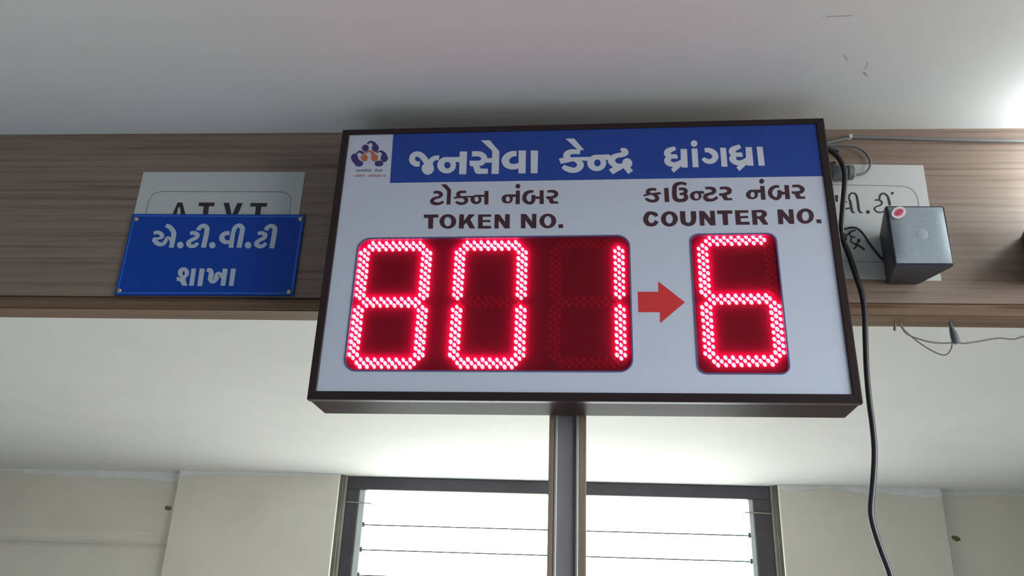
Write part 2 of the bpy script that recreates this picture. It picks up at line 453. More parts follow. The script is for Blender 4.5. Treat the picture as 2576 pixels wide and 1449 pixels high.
SHAPES = {
 'rframe': [["s",[363.5,704.6,1.6],[451.2,702.6,1.6],[534.8,700.5,1.5],[546.2,699.9,1.5],[556.1,697.5,1.5],[563.1,692.2,1.5],[567.0,684.0,1.5],[568.5,672.9,1.5],[568.2,632.6,1.5],[567.0,582.6,1.5],[564.9,572.7,1.5],[560.1,565.7,1.5],[552.8,562.2,1.5],[540.4,561.4,1.5],[500.2,561.2,1.5],[422.6,562.2,1.5],[360.1,563.2,1.5]]],
 'lframe': [["s",[-743.9,629.9,1.7],[-743.5,655.6,1.7],[-743.3,668.2,1.7],[-741.6,677.7,1.7],[-737.4,685.7,1.7],[-730.2,689.7,1.7],[-720.3,691.0,1.7],[-707.3,691.1,1.7],[-613.3,690.7,1.7],[-520.1,690.3,1.7],[-508.7,689.9,1.7],[-499.9,688.3,1.7],[-493.8,684.7,1.7],[-489.2,677.7,1.6],[-487.5,667.5,1.6],[-486.9,645.8,1.6],[-486.9,630.4,1.6]]],
 'logo_dark': [["p",[-341.1,195.6],[-341.2,193.5],[-341.8,191.6],[-342.9,190.1],[-344.3,189.2],[-346.1,188.9],[-347.8,189.2],[-349.5,190.3],[-350.9,191.8],[-351.9,193.8],[-352.4,195.9],[-352.4,198.0],[-351.8,199.9],[-350.7,201.4],[-349.2,202.4],[-347.5,202.7],[-345.7,202.3],[-344.0,201.2],[-342.6,199.7],[-341.6,197.7]],["s",[-344.6,204.0,3.3],[-340.5,207.7,3.9],[-335.6,206.3,4.8],[-331.3,201.4,7.2]],["p",[-324.2,195.5],[-324.2,193.3],[-324.9,191.3],[-326.1,189.8],[-327.6,188.8],[-329.4,188.5],[-331.3,188.9],[-333.1,190.0],[-334.6,191.6],[-335.6,193.6],[-336.1,195.8],[-336.1,198.0],[-335.4,200.0],[-334.2,201.5],[-332.7,202.5],[-330.9,202.8],[-329.0,202.4],[-327.2,201.3],[-325.7,199.7],[-324.7,197.7]],["p",[-357.5,178.0],[-357.5,175.7],[-358.1,173.7],[-359.3,172.1],[-360.8,171.2],[-362.6,170.8],[-364.5,171.2],[-366.3,172.3],[-367.8,173.9],[-368.9,176.0],[-369.4,178.2],[-369.4,180.5],[-368.8,182.5],[-367.6,184.1],[-366.0,185.1],[-364.2,185.4],[-362.3,185.0],[-360.6,183.9],[-359.1,182.3],[-358.0,180.2]],["p",[-347.5,166.1],[-347.7,164.3],[-348.6,162.7],[-350.0,161.5],[-351.9,160.7],[-354.1,160.5],[-356.3,160.8],[-358.4,161.7],[-360.2,163.0],[-361.3,164.6],[-361.9,166.4],[-361.7,168.2],[-360.9,169.8],[-359.4,171.0],[-357.5,171.8],[-355.3,172.1],[-353.1,171.7],[-351.0,170.8],[-349.3,169.5],[-348.1,167.9]],["s",[-363.4,175.6,10.7],[-355.9,166.6,10.1]],["s",[-361.4,184.7,3.0],[-357.2,189.3,3.3],[-352.6,188.0,4.8],[-349.0,185.0,3.0]],["s",[-347.2,199.9,9.6],[-348.7,192.9,9.6]],["p",[-307.2,175.5],[-307.3,173.2],[-308.0,171.1],[-309.2,169.5],[-310.8,168.4],[-312.6,168.1],[-314.6,168.5],[-316.4,169.6],[-317.9,171.3],[-319.0,173.4],[-319.5,175.8],[-319.4,178.1],[-318.8,180.2],[-317.6,181.8],[-315.9,182.9],[-314.1,183.2],[-312.1,182.8],[-310.3,181.7],[-308.8,180.0],[-307.7,177.8]],["s",[-329.8,191.8,3.6],[-325.3,186.0,2.4]],["s",[-324.7,187.9,2.7],[-320.7,189.1,3.3],[-316.5,186.1,5.3],[-313.0,180.7,7.7]],["p",[-313.9,165.3],[-314.1,163.6],[-315.0,162.0],[-316.5,160.8],[-318.4,160.1],[-320.6,159.9],[-322.9,160.2],[-325.0,161.0],[-326.7,162.3],[-327.9,163.9],[-328.4,165.7],[-328.2,167.4],[-327.3,168.9],[-325.9,170.2],[-323.9,170.9],[-321.7,171.1],[-319.4,170.8],[-317.3,170.0],[-315.6,168.7],[-314.4,167.1]]],
 'logo_orange': [["p",[-341.0,176.9],[-341.1,174.8],[-341.7,173.0],[-342.8,171.5],[-344.3,170.6],[-346.1,170.3],[-347.9,170.6],[-349.6,171.6],[-351.0,173.2],[-352.0,175.1],[-352.5,177.2],[-352.5,179.3],[-351.8,181.2],[-350.7,182.7],[-349.2,183.6],[-347.5,183.9],[-345.7,183.5],[-344.0,182.5],[-342.5,181.0],[-341.5,179.0]],["p",[-323.8,176.5],[-323.9,174.4],[-324.5,172.5],[-325.7,171.1],[-327.2,170.2],[-329.0,169.9],[-330.8,170.2],[-332.5,171.2],[-334.0,172.8],[-335.0,174.7],[-335.5,176.8],[-335.4,178.9],[-334.8,180.8],[-333.6,182.3],[-332.1,183.2],[-330.3,183.5],[-328.5,183.1],[-326.8,182.1],[-325.3,180.5],[-324.3,178.6]],["s",[-346.2,184.9,3.3],[-341.6,188.9,3.3],[-336.1,188.5,3.9],[-331.7,183.0,6.5]]],
 'arrow': [["p",[90.4,-64.0],[120.5,-64.1],[120.8,-47.5],[158.0,-81.1],[121.2,-113.5],[121.3,-96.5],[90.3,-96.4]]],
 'caption_red': [["p",[-361.76,143.22],[-360.33,143.3],[-360.01,142.22],[-362.12,142.27]],["r",[[-356.3,142.75],[-356.32,142.4],[-356.42,142.08],[-356.59,141.79],[-356.83,141.56],[-357.12,141.38],[-357.45,141.27],[-357.79,141.24],[-358.16,141.29],[-358.5,141.41],[-358.81,141.6],[-359.08,141.84],[-359.3,142.14],[-359.43,142.47],[-359.51,142.81],[-359.48,143.16],[-359.39,143.49],[-359.23,143.78],[-358.99,144.01],[-358.7,144.19],[-358.36,144.3],[-358.0,144.33],[-357.65,144.28],[-357.29,144.16],[-356.98,143.97],[-356.71,143.72],[-356.51,143.42],[-356.36,143.09]],[[-357.23,142.76],[-357.23,142.62],[-357.26,142.49],[-357.33,142.37],[-357.4,142.28],[-357.5,142.2],[-357.61,142.16],[-357.73,142.15],[-357.85,142.17],[-357.97,142.21],[-358.07,142.29],[-358.17,142.39],[-358.24,142.51],[-358.29,142.64],[-358.31,142.78],[-358.31,142.91],[-358.28,143.04],[-358.22,143.16],[-358.15,143.26],[-358.04,143.33],[-357.93,143.37],[-357.81,143.38],[-357.69,143.37],[-357.57,143.32],[-357.46,143.24],[-357.37,143.14],[-357.29,143.02],[-357.25,142.89]]],["p",[-358.59,144.25],[-355.72,144.27],[-355.76,143.28],[-356.94,143.34]],["p",[-355.83,145.29],[-354.56,145.26],[-354.49,141.02],[-355.7,141.05]],["s",[-353.73,144.79,0.92],[-352.53,144.77,0.92],[-351.87,144.4,0.92],[-351.59,143.84,0.92],[-351.89,143.22,0.92],[-352.59,142.96,0.92]],["p",[-354.08,143.53],[-352.21,143.48],[-352.56,142.51],[-353.43,142.48],[-353.73,142.45],[-354.0,142.71]],["p",[-353.43,142.56],[-352.42,142.54],[-352.08,142.0],[-350.89,141.97],[-350.85,141.02],[-352.7,141.06],[-353.07,141.41]],["p",[-352.61,143.41],[-351.11,143.94],[-350.25,143.92],[-350.33,143.07],[-351.27,143.1],[-351.91,142.56],[-352.56,142.51]],["p",[-352.34,147.33],[-350.8,147.29],[-349.09,145.13],[-349.03,140.98],[-350.26,141.0],[-350.3,145.1],[-350.46,145.45]],["s",[-346.19,144.67,0.92],[-346.91,144.63,0.99],[-347.57,144.3,1.08],[-348.03,143.59,1.16],[-347.82,142.79,1.08],[-347.3,142.37,0.98],[-346.58,142.24,0.95],[-345.69,142.42,0.95]],["p",[-345.88,145.25],[-344.62,145.19],[-344.59,140.98],[-345.74,141.0]],["p",[-343.83,145.2],[-342.58,145.14],[-342.6,140.95],[-343.73,140.98]],["p",[-338.58,142.75],[-337.47,142.84],[-337.23,141.74],[-338.86,141.79]],["r",[[-334.35,142.27],[-334.37,141.92],[-334.45,141.6],[-334.58,141.31],[-334.76,141.07],[-334.99,140.89],[-335.24,140.78],[-335.51,140.75],[-335.79,140.8],[-336.06,140.92],[-336.3,141.11],[-336.51,141.36],[-336.68,141.66],[-336.78,141.99],[-336.84,142.34],[-336.82,142.69],[-336.75,143.03],[-336.62,143.32],[-336.43,143.56],[-336.21,143.74],[-335.95,143.85],[-335.67,143.88],[-335.4,143.83],[-335.12,143.71],[-334.88,143.52],[-334.67,143.26],[-334.51,142.96],[-334.4,142.62]],[[-335.07,142.28],[-335.07,142.14],[-335.1,142.01],[-335.15,141.89],[-335.2,141.8],[-335.28,141.72],[-335.36,141.68],[-335.46,141.67],[-335.56,141.69],[-335.65,141.73],[-335.73,141.81],[-335.8,141.91],[-335.85,142.03],[-335.9,142.16],[-335.91,142.3],[-335.91,142.44],[-335.89,142.57],[-335.84,142.69],[-335.78,142.8],[-335.7,142.87],[-335.61,142.91],[-335.52,142.92],[-335.43,142.91],[-335.34,142.86],[-335.25,142.77],[-335.18,142.67],[-335.12,142.55],[-335.09,142.42]]],["p",[-336.13,143.8],[-333.9,143.82],[-333.93,142.82],[-334.85,142.88]],["p",[-333.99,144.85],[-333.01,144.82],[-332.95,140.52],[-333.88,140.56]],["s",[-332.36,144.34,0.72],[-331.43,144.32,0.72],[-330.91,143.95,0.71],[-330.7,143.38,0.71],[-330.93,142.75,0.71],[-331.48,142.49,0.71]],["p",[-332.63,143.07],[-331.18,143.02],[-331.45,142.03],[-332.13,142.0],[-332.36,141.97],[-332.57,142.23]],["p",[-332.13,142.08],[-331.34,142.06],[-331.08,141.52],[-330.16,141.49],[-330.12,140.52],[-331.56,140.57],[-331.85,140.92]],["p",[-331.49,142.95],[-330.33,143.48],[-329.66,143.46],[-329.72,142.6],[-330.45,142.63],[-330.95,142.08],[-331.45,142.03]],["p",[-331.28,146.91],[-330.08,146.87],[-328.76,144.69],[-328.72,140.48],[-329.67,140.5],[-329.7,144.66],[-329.83,145.01]],["s",[-326.51,144.22,0.71],[-327.07,144.18,0.77],[-327.58,143.85,0.84],[-327.94,143.13,0.9],[-327.77,142.32,0.84],[-327.37,141.89,0.76],[-326.82,141.76,0.74],[-326.12,141.94,0.74]],["p",[-326.27,144.81],[-325.3,144.75],[-325.27,140.48],[-326.16,140.5]],["p",[-324.68,144.76],[-323.71,144.7],[-323.73,140.45],[-324.6,140.48]],["p",[-322.1,146.69],[-320.77,146.64],[-319.32,144.31],[-320.25,144.34],[-320.43,144.59]],["s",[-319.91,143.87,0.66],[-320.65,144.02,0.71],[-321.43,143.95,0.8],[-321.86,143.47,0.93],[-321.78,142.86,0.89],[-321.42,142.42,0.7]],["p",[-323.04,142.77],[-321.55,142.92],[-318.57,142.95],[-318.63,142.14],[-319.71,142.23],[-320.92,142.14],[-322.73,141.67]],["s",[-320.84,142.47,0.44],[-320.25,142.1,0.7],[-319.86,141.53,0.88],[-320.02,140.88,0.88],[-320.56,140.41,0.79],[-321.19,140.42,0.83],[-321.91,140.75,0.79],[-322.43,141.19,0.57]],["r",[[-316.11,141.67],[-316.15,141.32],[-316.26,140.98],[-316.42,140.69],[-316.64,140.43],[-316.91,140.25],[-317.2,140.15],[-317.51,140.12],[-317.82,140.16],[-318.11,140.29],[-318.37,140.49],[-318.59,140.74],[-318.75,141.05],[-318.85,141.4],[-318.89,141.76],[-318.85,142.11],[-318.75,142.44],[-318.58,142.75],[-318.35,143.01],[-318.09,143.19],[-317.79,143.3],[-317.49,143.33],[-317.18,143.28],[-316.88,143.15],[-316.62,142.95],[-316.4,142.69],[-316.24,142.38],[-316.14,142.03]],[[-316.92,141.7],[-316.94,141.55],[-316.98,141.41],[-317.03,141.28],[-317.1,141.18],[-317.2,141.1],[-317.3,141.05],[-317.4,141.04],[-317.51,141.06],[-317.6,141.11],[-317.69,141.2],[-317.77,141.3],[-317.82,141.43],[-317.86,141.58],[-317.87,141.73],[-317.85,141.87],[-317.82,142.02],[-317.76,142.15],[-317.68,142.24],[-317.59,142.33],[-317.49,142.37],[-317.39,142.39],[-317.29,142.37],[-317.19,142.32],[-317.09,142.23],[-317.02,142.13],[-316.97,141.99],[-316.94,141.85]]],["p",[-318.03,143.27],[-315.7,143.34],[-315.52,143.11],[-315.62,142.23],[-316.29,142.32],[-316.83,142.42]],["s",[-314.0,144.32,0.36],[-313.46,144.03,0.79],[-313.34,143.53,0.84],[-313.86,143.22,0.74],[-314.58,143.06,0.7],[-315.12,142.68,0.84],[-315.36,142.07,0.96],[-315.05,141.41,0.83],[-314.52,141.07,0.74],[-313.5,141.01,0.74]],["p",[-312.15,145.96],[-311.51,145.92],[-310.81,143.87],[-310.78,139.91],[-311.29,139.93],[-311.31,143.84],[-311.38,144.17]],["s",[-309.6,143.43,0.38],[-309.91,143.39,0.41],[-310.18,143.08,0.45],[-310.37,142.4,0.48],[-310.28,141.64,0.45],[-310.06,141.23,0.41],[-309.77,141.11,0.39],[-309.4,141.28,0.39]],["p",[-309.48,143.98],[-308.96,143.93],[-308.94,139.91],[-309.42,139.93]],["p",[-308.63,143.94],[-308.11,143.88],[-308.12,139.88],[-308.59,139.91]]],
 'heading_words': [[["s",[-253.6,163.2,9.9],[-259.3,163.3,9.9],[-264.8,166.9,9.9],[-267.1,173.2,10.0],[-265.1,179.8,10.0],[-259.3,182.1,10.0],[-252.5,179.2,10.0],[-246.0,171.6,9.9],[-240.3,162.3,9.9],[-238.9,156.6,9.9]],["p",[-229.6,153.9],[-229.8,150.3],[-231.0,147.1],[-233.1,144.6],[-235.8,143.0],[-238.9,142.5],[-242.1,143.1],[-245.0,144.9],[-247.4,147.5],[-249.1,150.7],[-249.9,154.3],[-249.7,157.9],[-248.5,161.1],[-246.4,163.7],[-243.7,165.3],[-240.6,165.8],[-237.4,165.1],[-234.4,163.4],[-232.0,160.7],[-230.3,157.5]],["s",[-237.8,161.1,9.1],[-234.4,169.9,9.1],[-228.7,173.7,9.1],[-222.5,173.9,9.1]],["p",[-246.4,164.2],[-232.6,165.0],[-229.6,154.1],[-249.9,154.6]],["r",[[-193.8,159.4],[-194.0,155.9],[-195.0,152.7],[-196.6,149.8],[-198.9,147.4],[-201.7,145.6],[-204.9,144.5],[-208.2,144.2],[-211.7,144.7],[-215.0,145.9],[-218.0,147.8],[-220.6,150.3],[-222.7,153.3],[-224.0,156.6],[-224.7,160.1],[-224.5,163.6],[-223.6,166.9],[-222.0,169.8],[-219.7,172.2],[-216.9,174.0],[-213.7,175.1],[-210.2,175.4],[-206.8,174.9],[-203.4,173.7],[-200.4,171.8],[-197.8,169.2],[-195.8,166.2],[-194.4,162.9]],[[-202.8,159.5],[-202.8,158.1],[-203.1,156.8],[-203.7,155.6],[-204.4,154.7],[-205.4,153.9],[-206.4,153.5],[-207.6,153.4],[-208.8,153.6],[-209.9,154.0],[-210.9,154.8],[-211.8,155.8],[-212.5,157.0],[-213.0,158.3],[-213.2,159.7],[-213.2,161.1],[-212.9,162.4],[-212.3,163.6],[-211.6,164.6],[-210.6,165.3],[-209.5,165.7],[-208.4,165.8],[-207.2,165.7],[-206.1,165.2],[-205.0,164.4],[-204.1,163.4],[-203.4,162.2],[-203.0,160.9]]],["p",[-215.9,174.6],[-188.2,174.8],[-188.6,164.8],[-200.0,165.4]],["p",[-189.3,185.1],[-177.1,184.8],[-176.4,142.0],[-188.0,142.3]],["s",[-169.1,180.0,9.9],[-157.5,179.8,9.9],[-151.1,176.1,9.8],[-148.4,170.4,9.8],[-151.3,164.2,9.8],[-158.1,161.6,9.8]],["p",[-172.4,167.3],[-154.4,166.8],[-157.8,157.0],[-166.2,156.7],[-169.1,156.4],[-171.7,159.0]],["p",[-166.2,157.5],[-156.4,157.3],[-153.2,151.9],[-141.7,151.6],[-141.3,142.0],[-159.1,142.4],[-162.7,145.9]],["p",[-158.3,166.1],[-143.8,171.4],[-135.5,171.2],[-136.3,162.7],[-145.4,163.0],[-151.5,157.5],[-157.8,157.0]],["p",[-155.7,205.6],[-140.8,205.2],[-124.4,183.5],[-123.8,141.6],[-135.6,141.8],[-136.0,183.2],[-137.6,186.7]],["s",[-96.4,178.8,9.8],[-103.4,178.4,10.6],[-109.7,175.1,11.6],[-114.1,167.9,12.4],[-112.1,159.9,11.6],[-107.1,155.6,10.5],[-100.2,154.3,10.2],[-91.6,156.1,10.2]],["p",[-93.4,184.7],[-81.3,184.1],[-81.0,141.6],[-92.1,141.8]],["p",[-73.7,184.2],[-61.6,183.6],[-61.8,141.3],[-72.7,141.6]]],[["p",[-18.1,205.3],[-3.7,204.9],[12.1,182.8],[2.0,183.1],[0.0,185.5]],["s",[5.7,178.7,8.0],[-2.4,180.1,8.6],[-10.8,179.4,9.7],[-15.5,174.9,11.2],[-14.7,169.1,10.7],[-10.7,165.0,8.5]],["p",[-28.4,168.3],[-12.2,169.7],[20.2,170.0],[19.6,162.3],[7.9,163.2],[-5.3,162.3],[-25.0,157.9]],["s",[-4.4,165.4,5.3],[2.0,161.9,8.5],[6.2,156.6,10.6],[4.5,150.4,10.6],[-1.4,146.0,9.5],[-8.2,146.1,10.0],[-16.1,149.2,9.5],[-21.7,153.3,6.9]],["r",[[47.0,157.9],[46.6,154.6],[45.4,151.4],[43.6,148.6],[41.2,146.2],[38.3,144.5],[35.1,143.5],[31.8,143.2],[28.4,143.6],[25.3,144.8],[22.4,146.7],[20.0,149.1],[18.3,152.0],[17.2,155.3],[16.8,158.7],[17.2,162.0],[18.3,165.2],[20.1,168.1],[22.6,170.5],[25.5,172.2],[28.7,173.3],[32.0,173.6],[35.4,173.1],[38.6,171.9],[41.5,170.0],[43.8,167.5],[45.6,164.6],[46.7,161.3]],[[38.2,158.2],[38.0,156.7],[37.6,155.4],[37.0,154.2],[36.2,153.2],[35.2,152.5],[34.1,152.0],[33.0,151.9],[31.8,152.1],[30.8,152.6],[29.8,153.4],[29.0,154.4],[28.4,155.6],[28.0,157.0],[27.9,158.4],[28.1,159.8],[28.4,161.2],[29.1,162.4],[29.9,163.3],[30.9,164.1],[32.0,164.5],[33.1,164.7],[34.2,164.5],[35.3,164.0],[36.3,163.2],[37.1,162.2],[37.7,160.9],[38.0,159.6]]],["p",[26.1,173.0],[51.5,173.7],[53.4,171.5],[52.3,163.2],[45.0,164.0],[39.2,165.0]],["s",[70.0,182.9,4.3],[75.8,180.2,9.6],[77.1,175.5,10.1],[71.5,172.5,9.0],[63.7,171.0,8.5],[57.8,167.4,10.1],[55.2,161.7,11.6],[58.5,155.4,10.0],[64.3,152.2,8.9],[75.4,151.6,8.9]],["p",[87.8,156.4],[87.4,153.5],[86.2,151.0],[84.4,149.0],[82.1,147.7],[79.7,147.3],[77.2,147.8],[75.0,149.2],[73.3,151.3],[72.2,153.9],[71.9,156.8],[72.3,159.7],[73.5,162.3],[75.3,164.3],[77.6,165.6],[80.1,166.0],[82.5,165.5],[84.7,164.1],[86.5,162.0],[87.5,159.3]],["p",[72.1,154.0],[83.1,150.3],[88.7,142.8],[81.1,136.8],[73.9,147.7]],["p",[50.6,145.4],[58.9,150.9],[73.0,152.8],[74.4,148.2],[57.0,136.9]]],[["s",[156.4,182.7,7.0],[150.3,180.6,8.9],[145.0,177.7,10.3],[142.9,173.6,10.3],[144.7,170.0,9.8],[149.3,167.4,7.0]],["p",[145.6,171.5],[157.2,171.5],[158.7,168.7],[158.9,163.1],[147.9,163.9],[141.1,166.1]],["s",[147.5,165.4,7.0],[143.1,162.0,9.8],[143.7,156.9,10.2],[148.7,153.1,9.3],[154.6,152.7,8.8],[161.5,154.8,8.8],[168.1,159.4,8.8]],["p",[164.0,181.0],[174.1,180.7],[173.7,146.6],[164.9,146.8],[163.3,149.0]],["p",[155.9,153.1],[164.2,150.0],[151.6,137.7],[147.5,144.3]],["p",[190.8,190.2],[190.5,188.4],[189.6,186.7],[188.4,185.4],[187.0,184.5],[185.4,184.3],[183.8,184.6],[182.4,185.5],[181.3,186.9],[180.7,188.6],[180.6,190.5],[180.9,192.4],[181.7,194.1],[182.9,195.4],[184.4,196.3],[186.0,196.5],[187.6,196.2],[189.0,195.3],[190.0,193.9],[190.7,192.1]],["p",[181.1,181.3],[190.4,181.1],[190.4,146.8],[181.2,147.0]],["s",[201.4,177.5,7.9],[207.3,177.6,8.8],[212.7,174.9,9.8],[216.4,170.3,9.7],[217.3,165.7,9.5],[215.4,161.0,9.2],[211.6,157.6,9.2],[206.5,156.7,8.8],[201.6,159.1,7.9],[197.8,163.0,6.0]],["p",[225.5,181.7],[234.7,181.2],[234.7,146.7],[225.5,147.0]],["s",[256.9,183.7,7.0],[251.0,181.1,8.8],[245.7,178.2,10.2],[243.5,174.2,10.2],[245.1,170.6,9.7],[249.6,168.0,6.9]],["p",[245.7,172.1],[257.5,172.3],[259.4,169.7],[259.4,164.0],[248.5,164.5],[241.5,166.7]],["s",[247.8,166.0,6.9],[243.5,162.6,9.7],[244.2,158.1,10.1],[248.6,154.0,9.2],[254.8,153.3,8.7],[261.3,155.7,8.7],[267.9,160.0,8.7]],["p",[264.9,181.7],[274.4,181.5],[274.5,147.4],[265.3,148.0],[263.3,150.2]],["p",[256.1,153.8],[264.2,150.1],[252.0,138.4],[248.0,145.3]],["p",[281.8,181.8],[291.1,181.5],[291.4,147.2],[282.1,147.4]]]],
